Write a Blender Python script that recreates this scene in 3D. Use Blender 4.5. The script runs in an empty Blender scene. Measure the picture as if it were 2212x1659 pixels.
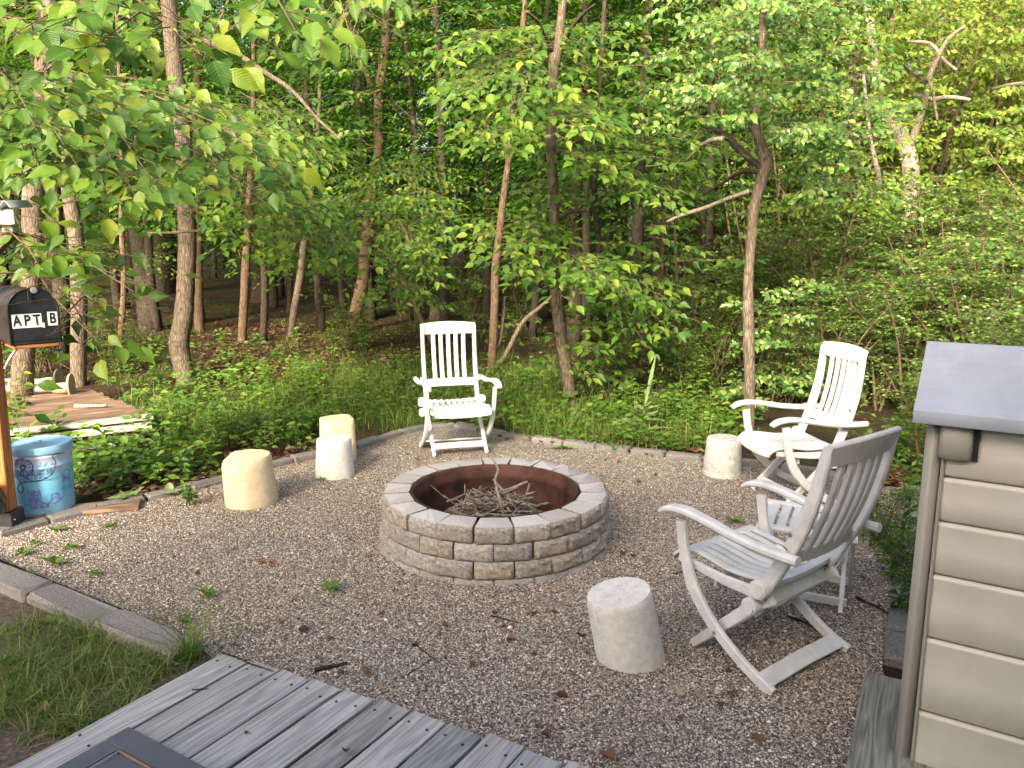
import bpy, math, random
import numpy as np
from mathutils import Vector, Matrix, Euler

# ------------------------------------------------------------------ camera, sky, sun
SC = bpy.context.scene
COL = SC.collection
W2, H2, FPX = 2212.0, 1659.0, 1661.0        # photograph measured at 2212 x 1659
PITCH = math.radians(10.3)
CAM = Vector((0, 0, 1.73))
cd = bpy.data.cameras.new('camera')
cam = bpy.data.objects.new('camera', cd); COL.objects.link(cam)
cam.location = CAM
cam.rotation_euler = (math.pi / 2 - PITCH, 0, 0)
cd.sensor_width = 36; cd.lens = 36 * FPX / W2
cd.clip_start = 0.05; cd.clip_end = 500
SC.camera = cam

SUN_EL, SUN_AZ = math.radians(27), math.radians(200)
world = bpy.data.worlds.new('World'); SC.world = world; world.use_nodes = True
wn = world.node_tree
sky = wn.nodes.new('ShaderNodeTexSky'); sky.sky_type = 'NISHITA'; sky.sun_disc = False
sky.sun_elevation = SUN_EL; sky.sun_rotation = SUN_AZ
sky.air_density = 0.7; sky.dust_density = 6.0; sky.ozone_density = 0.3
bg = wn.nodes['Background']; bg.inputs['Strength'].default_value = 0.15
wn.links.new(sky.outputs[0], bg.inputs[0])
sd = bpy.data.lights.new('sun', 'SUN'); sd.energy = 2.9; sd.angle = math.radians(10); sd.color = (1.0, 0.88, 0.70)
sun = bpy.data.objects.new('sun', sd); COL.objects.link(sun)
to_sun = Vector((math.sin(SUN_AZ) * math.cos(SUN_EL), math.cos(SUN_AZ) * math.cos(SUN_EL), math.sin(SUN_EL)))
sun.rotation_euler = to_sun.to_track_quat('Z', 'Y').to_euler()
sun.location = (2, -6, 9)
vs = SC.view_settings
vs.view_transform = 'Standard'; vs.look = 'None'; vs.gamma = 1; vs.exposure = 1.95
vs.use_curve_mapping = False
SC.render.engine = 'CYCLES'
cy = SC.cycles
cy.max_bounces = 7; cy.diffuse_bounces = 4; cy.glossy_bounces = 2; cy.transmission_bounces = 4; cy.transparent_max_bounces = 4
cy.caustics_reflective = False; cy.caustics_refractive = False

random.seed(7)
RNG = np.random.default_rng(7)
R = random.uniform

# ------------------------------------------------------------------ photograph -> world
CP, SP = math.cos(PITCH), math.sin(PITCH)
def ray(px, py):
    x = (px - W2 / 2) / FPX; y = -(py - H2 / 2) / FPX
    return Vector((x, CP + y * SP, -SP + y * CP))
def at(px, py, d):
    return CAM + ray(px, py) * d
def G(px, py, z=0.0):
    r = ray(px, py); return CAM + r * ((z - CAM.z) / r.z)
def terrain(x, y):
    t = max(0.0, y - 7.6)
    z = 0.045 * t if t < 16 else 0.72 + 0.02 * (t - 16)
    z += 0.03 * math.sin(x * 1.3 + y * .7) * min(1, t / 2)
    return z
def GT(px, py):
    r = ray(px, py); t = 0.5
    for i in range(4000):
        p = CAM + r * t
        if p.z <= terrain(p.x, p.y): return p
        t += 0.01
    return p
def atY(px, py, Y):
    r = ray(px, py); return CAM + r * (Y / r.y)
def depth_of(p):
    return (p.y) * CP - (p.z - CAM.z) * SP
def project(p):
    d = depth_of(p)
    if d <= 0.01: return (-1e4, -1e4, d)
    u = p.y * SP + (p.z - CAM.z) * CP
    return (W2 / 2 + FPX * p.x / d, H2 / 2 - FPX * u / d, d)

# ------------------------------------------------------------------ object helpers
def tag(o, label=None, cat=None, group=None, kind=None):
    if label: o['label'] = label
    if cat: o['category'] = cat
    if group: o['group'] = group
    if kind: o['kind'] = kind
    return o
def empty(name, loc=(0, 0, 0), rz=0.0):
    o = bpy.data.objects.new(name, None); COL.objects.link(o)
    o.location = loc; o.rotation_euler = (0, 0, rz); o.empty_display_size = 0.1
    return o
def link(name, me, mat, parent=None, matrix=None):
    o = bpy.data.objects.new(name, me); COL.objects.link(o)
    if mat is not None and not me.materials: me.materials.append(mat)
    if parent is not None: o.parent = parent
    if matrix is not None: o.matrix_basis = matrix
    return o

class MB:
    def __init__(s): s.v = []; s.f = []
    def add(s, vs, fs):
        b = len(s.v); s.v.extend([tuple(p) for p in vs]); s.f.extend([tuple(i + b for i in f) for f in fs]); return s
    def box(s, c, size, M=None, bev=0.0):
        hx, hy, hz = size[0] / 2, size[1] / 2, size[2] / 2
        if bev <= 0:
            vs = [Vector((x * hx, y * hy, z * hz)) for z in (-1, 1) for x, y in ((-1, -1), (1, -1), (1, 1), (-1, 1))]
            fs = [(3, 2, 1, 0), (4, 5, 6, 7), (0, 1, 5, 4), (1, 2, 6, 5), (2, 3, 7, 6), (3, 0, 4, 7)]
        else:
            b = min(bev, hx * .9, hy * .9, hz * .9)
            def ringpts(ix, iy, z): 
                return [Vector(q) for q in ((-ix + b, -iy, z), (ix - b, -iy, z), (ix, -iy + b, z), (ix, iy - b, z), (ix - b, iy, z), (-ix + b, iy, z), (-ix, iy - b, z), (-ix, -iy + b, z))]
            vs = ringpts(hx - b, hy - b, -hz) + ringpts(hx, hy, -hz + b) + ringpts(hx, hy, hz - b) + ringpts(hx - b, hy - b, hz)
            fs = [tuple(range(7, -1, -1)), tuple(range(24, 32))]
            for k in range(3):
                for i in range(8):
                    j = (i + 1) % 8; fs.append((k * 8 + i, k * 8 + j, k * 8 + 8 + j, k * 8 + 8 + i))
        c = Vector(c)
        return s.add([(M @ p if M is not None else p) + c for p in vs], fs)
    def sweep(s, path, side, w, t, ch=0.22):
        """chamfered rectangle swept along path; w along `side`, t across; w,t scalars or lists"""
        P = [Vector(p) for p in path]; n = len(P); side = Vector(side).normalized(); rings = []
        for i, p in enumerate(P):
            tan = (P[min(i + 1, n - 1)] - P[max(i - 1, 0)]).normalized()
            sd_ = (side - tan * side.dot(tan)).normalized(); nr = tan.cross(sd_)
            ww = (w[i] if isinstance(w, (list, tuple)) else w) / 2; tt = (t[i] if isinstance(t, (list, tuple)) else t) / 2
            c = ch * 2 * min(ww, tt)
            for a, b in ((-ww + c, -tt), (ww - c, -tt), (ww, -tt + c), (ww, tt - c), (ww - c, tt), (-ww + c, tt), (-ww, tt - c), (-ww, -tt + c)):
                rings.append(p + sd_ * a + nr * b)
        fs = []
        for k in range(n - 1):
            for i in range(8):
                j = (i + 1) % 8; fs.append((k * 8 + i, k * 8 + j, k * 8 + 8 + j, k * 8 + 8 + i))
        fs.append(tuple(range(7, -1, -1))); fs.append(tuple((n - 1) * 8 + i for i in range(8)))
        return s.add(rings, fs)
    def tube(s, path, rad, n=8, rough=0.0, cap=True):
        P = [Vector(p) for p in path]; m = len(P); vs = []; fs = []
        ref = Vector((0.31, 0.95, 0.1))
        for i, p in enumerate(P):
            tan = (P[min(i + 1, m - 1)] - P[max(i - 1, 0)]).normalized()
            if abs(tan.dot(ref)) > .95: ref = Vector((0.9, 0.1, 0.4))
            a = (ref - tan * ref.dot(tan)).normalized(); b = tan.cross(a); ref = a
            r = rad[i] if isinstance(rad, (list, tuple)) else rad
            for k in range(n):
                an = 2 * math.pi * k / n
                rr = r * (1 + rough * R(-1, 1))
                vs.append(p + a * math.cos(an) * rr + b * math.sin(an) * rr)
        for i in range(m - 1):
            for k in range(n):
                j = (k + 1) % n; fs.append((i * n + k, i * n + j, i * n + n + j, i * n + n + k))
        if cap:
            fs.append(tuple(range(n - 1, -1, -1))); fs.append(tuple((m - 1) * n + k for k in range(n)))
        return s.add(vs, fs)
    def lathe(s, prof, n=40, c=(0, 0, 0), close=False):
        vs = []; fs = []; m = len(prof)
        for r, z in prof:
            for k in range(n):
                a = 2 * math.pi * k / n; vs.append((c[0] + r * math.cos(a), c[1] + r * math.sin(a), c[2] + z))
        for i in range(m - 1):
            for k in range(n):
                j = (k + 1) % n; fs.append((i * n + k, i * n + j, i * n + n + j, i * n + n + k))
        if close:
            fs.append(tuple(range(n - 1, -1, -1))); fs.append(tuple((m - 1) * n + k for k in range(n)))
        return s.add(vs, fs)
    def mesh(s, name, smooth=False, angle=None):
        me = bpy.data.meshes.new(name); me.from_pydata([tuple(v) for v in s.v], [], s.f); me.update()
        if smooth or angle:
            me.shade_smooth()
            if angle: me.set_sharp_from_angle(angle=math.radians(angle))
        return me
    def build(s, name, mat, parent=None, smooth=False, angle=None):
        return link(name, s.mesh(name, smooth, angle), mat, parent)

def smooth_path(pts, sub=4):
    P = [Vector(p) for p in pts]; out = []
    for i in range(len(P) - 1):
        p0, p1, p2, p3 = P[max(i - 1, 0)], P[i], P[i + 1], P[min(i + 2, len(P) - 1)]
        for k in range(sub):
            t = k / sub
            out.append(0.5 * ((2 * p1) + (p2 - p0) * t + (2 * p0 - 5 * p1 + 4 * p2 - p3) * t * t + (3 * p1 - p0 - 3 * p2 + p3) * t ** 3))
    out.append(P[-1]); return out
def lerp_list(vals, n):
    return [float(x) for x in np.interp(np.linspace(0, 1, n), np.linspace(0, 1, len(vals)), vals)]

# ------------------------------------------------------------------ materials
def newmat(name):
    m = bpy.data.materials.new(name); m.use_nodes = True
    nt = m.node_tree; return m, nt, nt.nodes['Principled BSDF'], nt.nodes['Material Output']
def nd(nt, typ, props=None, **inp):
    n = nt.nodes.new(typ)
    for k, v in (props or {}).items(): setattr(n, k, v)
    for k, v in inp.items():
        key = k.replace('_', ' ')
        s = n.inputs[key] if key in n.inputs else n.inputs[int(k[1:])]
        if isinstance(v, bpy.types.NodeSocket): nt.links.new(v, s)
        else: s.default_value = v
    return n
def ramp(nt, fac, stops, interp='LINEAR'):
    n = nt.nodes.new('ShaderNodeValToRGB'); e = n.color_ramp; e.interpolation = interp
    while len(e.elements) < len(stops): e.elements.new(0.5)
    for el, (p, c) in zip(e.elements, stops):
        el.position = p; el.color = (c[0], c[1], c[2], 1)
    nt.links.new(fac, n.inputs[0]); return n.outputs[0]
def math_(nt, op, a, b=0.0):
    return nd(nt, 'ShaderNodeMath', {'operation': op}, i0=a, i1=b).outputs[0]
def mixc(nt, fac, a, b, mode='MIX'):
    n = nt.nodes.new('ShaderNodeMix'); n.data_type = 'RGBA'; n.blend_type = mode
    for s, v in ((n.inputs[0], fac), (n.inputs[6], a), (n.inputs[7], b)):
        if isinstance(v, bpy.types.NodeSocket): nt.links.new(v, s)
        elif isinstance(v, (tuple, list)): s.default_value = (v[0], v[1], v[2], 1)
        else: s.default_value = v
    return n.outputs[2]
def coords(nt, kind='Object', scale=(1, 1, 1), rot=(0, 0, 0)):
    t = nt.nodes.new('ShaderNodeTexCoord'); mp = nt.nodes.new('ShaderNodeMapping')
    mp.inputs['Scale'].default_value = scale; mp.inputs['Rotation'].default_value = rot
    nt.links.new(t.outputs[kind], mp.inputs[0]); return mp.outputs[0]
def noise(nt, vec, scale, detail=4, rough=.55):
    return nd(nt, 'ShaderNodeTexNoise', Vector=vec, Scale=scale, Detail=detail, Roughness=rough).outputs[0]
def bump(nt, h, strength, dist, bsdf):
    n = nd(nt, 'ShaderNodeBump', Strength=strength, Distance=dist, Height=h); nt.links.new(n.outputs[0], bsdf.inputs['Normal']); return n
def rnd01(nt):
    a = nt.nodes.new('ShaderNodeNewGeometry').outputs['Random Per Island']; b = nt.nodes.new('ShaderNodeObjectInfo').outputs['Random']
    return math_(nt, 'FRACT', math_(nt, 'ADD', a, b))

def mat_leaf(name, stops, trans=0.35, veins=False, rough=.5, spec=.35):
    m, nt, b, out = newmat(name)
    k_ = (.62, .69, .52) if name.startswith('leaf_') and name != 'leaf_mullein' else (.8, .82, .8)
    c = ramp(nt, rnd01(nt), [(p_, tuple(q_ * h_ for q_, h_ in zip(c_, k_))) for p_, c_ in stops])
    if veins:
        uv = nt.nodes.new('ShaderNodeTexCoord').outputs['UV']
        sp = nd(nt, 'ShaderNodeSeparateXYZ', Vector=uv)
        u = math_(nt, 'ABSOLUTE', sp.outputs[0])
        ph = math_(nt, 'SUBTRACT', math_(nt, 'MULTIPLY', sp.outputs[1], 11.0), math_(nt, 'MULTIPLY', u, 4.5))
        tri = math_(nt, 'PINGPONG', ph, 0.5)
        vein = math_(nt, 'LESS_THAN', tri, 0.07)
        mid = math_(nt, 'LESS_THAN', u, 0.035)
        vm = math_(nt, 'MAXIMUM', vein, mid)
        c = mixc(nt, math_(nt, 'MULTIPLY', vm, .35), c, (.17, .24, .06))
        bump(nt, tri, .5, .004, b)
        pat = noise(nt, coords(nt, 'Object', (1, 1, 1)), 3.0, 3)
        c = mixc(nt, math_(nt, 'MULTIPLY', math_(nt, 'GREATER_THAN', pat, .68), .55), c, (.17, .13, .04))
    b.inputs['Roughness'].default_value = rough; b.inputs['Specular IOR Level'].default_value = spec
    nt.links.new(c, b.inputs['Base Color'])
    tr = nd(nt, 'ShaderNodeBsdfTranslucent', Color=mixc(nt, 1.0, c, (1.15, 1.25, .45), 'MULTIPLY'))
    mx = nd(nt, 'ShaderNodeMixShader', i0=trans, i1=b.outputs[0], i2=tr.outputs[0])
    nt.links.new(mx.outputs[0], out.inputs[0]); return m

def mat_bark(name, dark, mid, light, sc=1.0, lichen=.25):
    m, nt, b, out = newmat(name)
    v = coords(nt, 'Object', (1, 1, .2))
    a = noise(nt, v, 60 * sc, 6, .7)
    vo = nd(nt, 'ShaderNodeTexVoronoi', {'feature': 'DISTANCE_TO_EDGE'}, Vector=v, Scale=42 * sc).outputs[0]
    fur = math_(nt, 'MULTIPLY', math_(nt, 'MINIMUM', vo, .25), 4.0)
    h = math_(nt, 'ADD', math_(nt, 'MULTIPLY', a, .8), math_(nt, 'MULTIPLY', fur, .24))
    c = ramp(nt, h, [(.28, dark), (.5, mid), (.8, light)])
    big = noise(nt, coords(nt, 'Object', (1, 1, .5)), 3.2, 3)
    li = math_(nt, 'MULTIPLY', math_(nt, 'GREATER_THAN', noise(nt, coords(nt, 'Object', (1, 1, .7)), 9, 5, .7), .6), lichen)
    c = mixc(nt, math_(nt, 'MULTIPLY', big, li), c, (.42, .42, .36))
    c = mixc(nt, big, c, mixc(nt, 1.0, c, (1.35, 1.25, 1.12), 'MULTIPLY'))
    nt.links.new(c, b.inputs['Base Color']); b.inputs['Roughness'].default_value = .9; b.inputs['Specular IOR Level'].default_value = .15
    bump(nt, h, 1.0, .012, b); return m

def mat_plain(name, col, rough=.6, spec=.4, metal=0.0, nscale=20, var=.18, bumpd=0.0, bscale=120, dirt=None, dscale=4, damt=.5, objvar=0.0, pits=0.0):
    m, nt, b, out = newmat(name)
    v = coords(nt, 'Object')
    n = noise(nt, v, nscale, 5)
    lo = tuple(x * (1 - var) for x in col); hi = tuple(min(1, x * (1 + var)) for x in col)
    c = ramp(nt, n, [(.3, lo), (.7, hi)])
    if dirt:
        f = math_(nt, 'MULTIPLY', ramp(nt, noise(nt, v, dscale, 7, .7), [(.5, (0, 0, 0)), (.72, (1, 1, 1))]), damt)
        c = mixc(nt, f, c, dirt)
    if objvar:
        oi = nt.nodes.new('ShaderNodeObjectInfo').outputs['Random']
        c = nd(nt, 'ShaderNodeHueSaturation', Saturation=math_(nt, 'ADD', math_(nt, 'MULTIPLY', math_(nt, 'FRACT', math_(nt, 'MULTIPLY', oi, 7.3)), .6), .7), Value=math_(nt, 'ADD', math_(nt, 'MULTIPLY', oi, objvar * 2), 1 - objvar), Color=c).outputs[0]
    if pits:
        pv = nd(nt, 'ShaderNodeTexVoronoi', Vector=v, Scale=pits); rr = nd(nt, 'ShaderNodeSeparateXYZ', Vector=pv.outputs['Color']).outputs[0]
        hole = math_(nt, 'MULTIPLY', math_(nt, 'LESS_THAN', pv.outputs['Distance'], math_(nt, 'MULTIPLY', rr, .19)), math_(nt, 'GREATER_THAN', rr, .55))
        c = mixc(nt, math_(nt, 'MULTIPLY', hole, .42), c, (.2, .165, .12))
    nt.links.new(c, b.inputs['Base Color'])
    b.inputs['Roughness'].default_value = rough; b.inputs['Specular IOR Level'].default_value = spec; b.inputs['Metallic'].default_value = metal
    if bumpd: bump(nt, noise(nt, v, bscale, 5, .6), .6, bumpd, b)
    return m

def mat_wood(name, a, bcol, c3, axis=(1, 1, 1), rough=.8, stain=None, sc=1.0, wide=0):
    """grain runs along local X; object random shifts the pattern"""
    m, nt, b, out = newmat(name)
    t = nt.nodes.new('ShaderNodeTexCoord'); oi = nt.nodes.new('ShaderNodeObjectInfo')
    off = nd(nt, 'ShaderNodeVectorMath', {'operation': 'SCALE'}, i0=(7.3, 3.1, 9.7), Scale=oi.outputs['Random'])
    ad = nd(nt, 'ShaderNodeVectorMath', {'operation': 'ADD'}, i0=t.outputs['Object'], i1=off.outputs[0])
    mp = nt.nodes.new('ShaderNodeMapping'); mp.inputs['Scale'].default_value = (.55 * sc, 7 * sc, 7 * sc); nt.links.new(ad.outputs[0], mp.inputs[0])
    wv = noise(nt, mp.outputs[0], 1.3, 3)
    rings = math_(nt, 'PINGPONG', math_(nt, 'MULTIPLY', wv, 22.0), 1.0)
    mp2 = nt.nodes.new('ShaderNodeMapping'); mp2.inputs['Scale'].default_value = (3 * sc, 160 * sc, 160 * sc); nt.links.new(ad.outputs[0], mp2.inputs[0])
    fine = noise(nt, mp2.outputs[0], 1.0, 4, .7)
    h = math_(nt, 'ADD', math_(nt, 'MULTIPLY', rings, .45), math_(nt, 'MULTIPLY', fine, .6))
    c = ramp(nt, h, [(.2, a), (.55, bcol), (.9, c3)])
    blot = noise(nt, ad.outputs[0], 5.0, 4)
    c = mixc(nt, math_(nt, 'MULTIPLY', blot, .5), c, mixc(nt, 1.0, c, (.75, .72, .66), 'MULTIPLY'))
    vary = nd(nt, 'ShaderNodeHueSaturation', Value=math_(nt, 'ADD', math_(nt, 'MULTIPLY', oi.outputs['Random'], .45 if wide else .3), .72 if wide else .85), Color=c).outputs[0]
    c = vary
    if wide: c = mixc(nt, math_(nt, 'MULTIPLY', math_(nt, 'FRACT', math_(nt, 'MULTIPLY', oi.outputs['Random'], 5.7)), .30), c, mixc(nt, 1.0, c, (1.10, .98, .84), 'MULTIPLY'))
    if stain:
        mp3 = nt.nodes.new('ShaderNodeMapping'); mp3.inputs['Scale'].default_value = (.9, 6, 6); nt.links.new(ad.outputs[0], mp3.inputs[0])
        f = ramp(nt, noise(nt, mp3.outputs[0], 1.6, 6, .7), [(.6, (0, 0, 0)), (.7, (1, 1, 1))])
        c = mixc(nt, math_(nt, 'MULTIPLY', f, .75), c, stain)
    nt.links.new(c, b.inputs['Base Color']); b.inputs['Roughness'].default_value = rough; b.inputs['Specular IOR Level'].default_value = .2
    bump(nt, h, .6, .004, b); return m

M = {}
M['leaf_hero'] = mat_leaf('leaf_hero', [(0, (.06, .16, .022)), (.4, (.14, .26, .03)), (.75, (.23, .35, .04)), (1, (.40, .43, .06))], .45, True, .42)
M['leaf_mid'] = mat_leaf('leaf_mid', [(0, (.045, .12, .022)), (.45, (.11, .21, .03)), (.8, (.185, .30, .038)), (1, (.33, .37, .06))], .45, False, .45)
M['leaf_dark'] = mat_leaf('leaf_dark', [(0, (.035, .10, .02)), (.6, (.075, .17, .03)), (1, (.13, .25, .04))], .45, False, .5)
M['leaf_buck'] = mat_leaf('leaf_buck', [(0, (.08, .18, .045)), (.45, (.18, .32, .075)), (.8, (.28, .42, .10)), (1, (.44, .48, .13))], .42, False, .34, .5)
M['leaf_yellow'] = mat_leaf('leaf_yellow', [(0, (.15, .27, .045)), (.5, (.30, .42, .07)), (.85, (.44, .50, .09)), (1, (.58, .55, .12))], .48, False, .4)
M['leaf_plant'] = mat_leaf('leaf_plant', [(0, (.08, .17, .03)), (.5, (.14, .27, .04)), (.85, (.22, .34, .05)), (1, (.36, .36, .08))], .34, True, .5)
M['leaf_mullein'] = mat_leaf('leaf_mullein', [(0, (.19, .28, .10)), (1, (.28, .36, .15))], .25, False, .8, .15)
M['grass'] = mat_leaf('grass', [(0, (.07, .15, .018)), (.5, (.14, .24, .028)), (.8, (.23, .28, .06)), (1, (.46, .42, .2))], .35, False, .6)
M['lawn'] = mat_leaf('lawn', [(0, (.07, .14, .02)), (.5, (.13, .20, .03)), (.8, (.23, .24, .07)), (1, (.40, .34, .18))], .3, False, .6)
M['dead_leaf'] = mat_leaf('dead_leaf', [(0, (.07, .035, .02)), (.5, (.15, .07, .035)), (.85, (.24, .12, .06)), (1, (.40, .32, .22))], .15, False, .7)
M['bark'] = mat_bark('bark', (.034, .027, .02), (.10, .079, .058), (.18, .152, .118))
M['bark_brown'] = mat_bark('bark_brown', (.034, .022, .014), (.092, .062, .04), (.155, .112, .075), 1.1, .12)
M['bark_dark'] = mat_bark('bark_dark', (.012, .010, .008), (.038, .030, .023), (.075, .061, .048), 1.0, .12)
M['bark_pale'] = mat_bark('bark_pale', (.12, .10, .08), (.29, .25, .20), (.44, .40, .34), 1.0, .6)
M['twig'] = mat_bark('twig', (.05, .035, .022), (.13, .09, .06), (.22, .17, .12), 2.0, 0)
M['stick'] = mat_bark('stick', (.08, .068, .056), (.20, .175, .15), (.32, .285, .25), 1.3, .15)
M['plastic'] = mat_plain('white_plastic', (.58, .575, .555), .42, .4, nscale=9, var=.05, bumpd=.0006, bscale=300, dirt=(.45, .42, .36), dscale=7, damt=.5)
M['plastic_old'] = mat_plain('weathered_plastic', (.54, .535, .515), .6, .3, nscale=14, var=.12, bumpd=.0008, bscale=260, dirt=(.36, .33, .28), dscale=9, damt=.55)
M['steel'] = mat_plain('steel', (.5, .5, .5), .3, .5, .9, 30, .1)
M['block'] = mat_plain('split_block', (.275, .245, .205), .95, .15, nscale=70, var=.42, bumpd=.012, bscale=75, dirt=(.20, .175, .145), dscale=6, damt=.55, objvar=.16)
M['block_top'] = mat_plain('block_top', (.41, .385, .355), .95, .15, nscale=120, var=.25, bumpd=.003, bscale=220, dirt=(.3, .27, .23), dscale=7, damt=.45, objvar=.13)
M['rust'] = mat_plain('rust', (.05, .022, .014), .75, .3, .2, 9, .6, .003, 60, (.12, .042, .018), 11, .55)
M['ash'] = mat_plain('ash', (.10, .09, .08), .95, .1, 0, 30, .6, .02, 30, (.28, .26, .24), 14, .6)
M['concrete'] = mat_plain('pale_concrete', (.56, .54, .49), .9, .2, nscale=30, var=.12, bumpd=.004, bscale=60, dirt=(.33, .29, .22), dscale=22, damt=.45, pits=38)
M['concrete_cream'] = mat_plain('cream_concrete', (.60, .49, .32), .9, .2, nscale=14, var=.14, bumpd=.005, bscale=50, dirt=(.50, .36, .19), dscale=16, damt=.4, pits=34)
M['concrete_grey'] = mat_plain('grey_concrete', (.43, .42, .38), .92, .2, nscale=26, var=.2, bumpd=.006, bscale=45, dirt=(.17, .16, .13), dscale=18, damt=.5, pits=36)
M['edging'] = mat_plain('edging_concrete', (.175, .165, .15), .95, .15, nscale=130, var=.5, bumpd=.006, bscale=130, dirt=(.12, .11, .09), dscale=6, damt=.5, objvar=.12)
M['deck'] = mat_wood('weathered_deck', (.19, .19, .188), (.315, .318, .32), (.42, .425, .43), stain=(.16, .115, .08), wide=1)
M['dock'] = mat_wood('dock_boards', (.07, .042, .026), (.19, .125, .08), (.34, .25, .17), stain=(.06, .035, .03), sc=1.0)
M['dock_edge'] = mat_wood('dock_edge', (.22, .21, .17), (.42, .41, .35), (.58, .57, .5))
M['cedar'] = mat_wood('stained_cedar', (.22, .075, .022), (.42, .17, .055), (.52, .24, .085), rough=.55)
M['brace'] = mat_wood('brown_brace', (.09, .05, .03), (.16, .09, .055), (.24, .14, .09))
M['paleboard'] = mat_wood('pale_board', (.35, .32, .25), (.52, .49, .41), (.63, .6, .52))
M['greentimber'] = mat_wood('green_timber', (.09, .10, .075), (.19, .195, .155), (.30, .30, .25))
M['galv'] = mat_plain('galvanised', (.55, .55, .56), .4, .5, .6, 12, .15)
M['blackmetal'] = mat_plain('black_metal', (.016, .017, .02), .42, .5, 0, 40, .3, .001, 200)
M['rustyblack'] = mat_plain('rusty_black', (.022, .017, .014), .5, .4, 0, 20, .4, .001, 200, (.09, .035, .018), 7, .8)
M['white_sticker'] = mat_plain('white_sticker', (.8, .8, .78), .5, .4, 0, 20, .03)
M['ink'] = mat_plain('ink', (.012, .012, .013), .5, .4, 0, 20, .1)
M['beige'] = mat_plain('beige_plastic', (.56, .515, .41), .5, .35, 0, 5, .06, .0016, 380, (.46, .42, .33), 4, .45)
M['beige_dark'] = mat_plain('beige_post', (.33, .305, .25), .5, .35, 0, 6, .08, .001, 300)
M['lid_grey'] = mat_plain('grey_lid', (.33, .35, .385), .6, .3, 0, 7, .1, .0008, 250, (.25, .265, .29), 9, .5)
M['mat_grey'] = mat_plain('grey_panel', (.085, .092, .105), .6, .3, 0, 12, .12, .0006, 200)
M['tan'] = mat_plain('tan_line', (.17, .12, .085), .7, .2, 0, 20, .2)  # colour imitating light on the panel's recess edge
M['pad'] = mat_plain('rusty_pad', (.38, .30, .2), .8, .2, 0, 20, .3, .002, 60, (.2, .09, .04), 12, .7)
M['pipe'] = mat_plain('grey_pipe', (.34, .34, .33), .6, .3, 0, 20, .25, .001, 60, (.25, .13, .07), 10, .5)
M['house_wall'] = mat_plain('house_wall', (.55, .52, .46), .8, .2, 0, 3, .06)
M['house_roof'] = mat_plain('house_roof', (.10, .09, .085), .9, .2, 0, 20, .3)
M['print'] = mat_plain('blue_print', (.045, .09, .28), .45, .4, 0, 60, .5)
M['print_pale'] = mat_plain('pale_print', (.17, .25, .52), .45, .4, 0, 40, .4)

def m_bucket():
    m, nt, b, out = newmat('printed_tin')
    v = coords(nt, 'Object')
    n = noise(nt, v, 9, 5, .6)
    z = nd(nt, 'ShaderNodeSeparateXYZ', Vector=v).outputs[2]
    c = ramp(nt, math_(nt, 'ADD', math_(nt, 'MULTIPLY', z, 1.9), math_(nt, 'MULTIPLY', n, .35)),
             [(.1, (.36, .47, .58)), (.4, (.13, .42, .62)), (.62, (.20, .50, .66)), (.85, (.42, .48, .60)), (1.0, (.52, .55, .62))])
    nt.links.new(c, b.inputs['Base Color']); b.inputs['Roughness'].default_value = .35; return m
M['bucket'] = m_bucket()
M['bucket_lid'] = mat_plain('tin_lid', (.20, .42, .60), .35, .5, 0, 8, .3, 0, 1, (.55, .62, .72), 5, .6)

def m_gravel(stone=False):
    m, nt, b, out = newmat('pea_gravel' if stone else 'gravel_bed')
    stops = [(0, (.045, .04, .036)), (.14, (.11, .092, .078)), (.30, (.22, .17, .13)), (.5, (.35, .275, .20)), (.68, (.47, .39, .295)), (.84, (.60, .53, .43)), (1, (.77, .72, .63))]
    if stone:
        c = ramp(nt, rnd01(nt), stops)
        b.inputs['Roughness'].default_value = .7
    else:
        v = coords(nt, 'Object')
        vo = nd(nt, 'ShaderNodeTexVoronoi', Vector=v, Scale=125.0)
        r = nd(nt, 'ShaderNodeSeparateXYZ', Vector=vo.outputs['Color']).outputs[0]
        c = ramp(nt, r, stops)
        d = vo.outputs['Distance']
        bump(nt, math_(nt, 'SUBTRACT', 1.0, d), 1.0, .012, b)
        b.inputs['Roughness'].default_value = .85
        vo2 = nd(nt, 'ShaderNodeTexVoronoi', {'feature': 'DISTANCE_TO_EDGE'}, Vector=v, Scale=125.0).outputs[0]
        c = mixc(nt, math_(nt, 'LESS_THAN', vo2, .06), c, (.07, .055, .045))
    big = noise(nt, coords(nt, 'Object'), 1.1, 4)
    c = mixc(nt, math_(nt, 'MULTIPLY', ramp(nt, big, [(.45, (0, 0, 0)), (.75, (1, 1, 1))]), .4), c, mixc(nt, 1.0, c, (.86, .74, .60), 'MULTIPLY'))
    nt.links.new(c, b.inputs['Base Color']); return m
M['gravel_bed'] = m_gravel(); M['pebble'] = m_gravel(True)

def m_floor():
    m, nt, b, out = newmat('forest_floor')
    v = coords(nt, 'Object')
    n1 = noise(nt, v, 1.3, 5, .6); n2 = noise(nt, v, 22, 6, .7); n3 = noise(nt, v, 70, 4, .7)
    c = ramp(nt, n2, [(.3, (.02, .013, .009)), (.5, (.052, .031, .02)), (.66, (.10, .056, .034)), (.8, (.17, .11, .07))])
    g = ramp(nt, math_(nt, 'ADD', math_(nt, 'MULTIPLY', n1, .8), math_(nt, 'MULTIPLY', n3, .3)), [(.52, (0, 0, 0)), (.62, (1, 1, 1))])
    c = mixc(nt, math_(nt, 'MULTIPLY', g, .6), c, (.045, .075, .018))
    nt.links.new(c, b.inputs['Base Color']); b.inputs['Roughness'].default_value = .95; b.inputs['Specular IOR Level'].default_value = .1
    bump(nt, math_(nt, 'ADD', n2, math_(nt, 'MULTIPLY', n3, .5)), 1.0, .04, b); return m
M['floor'] = m_floor()
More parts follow.
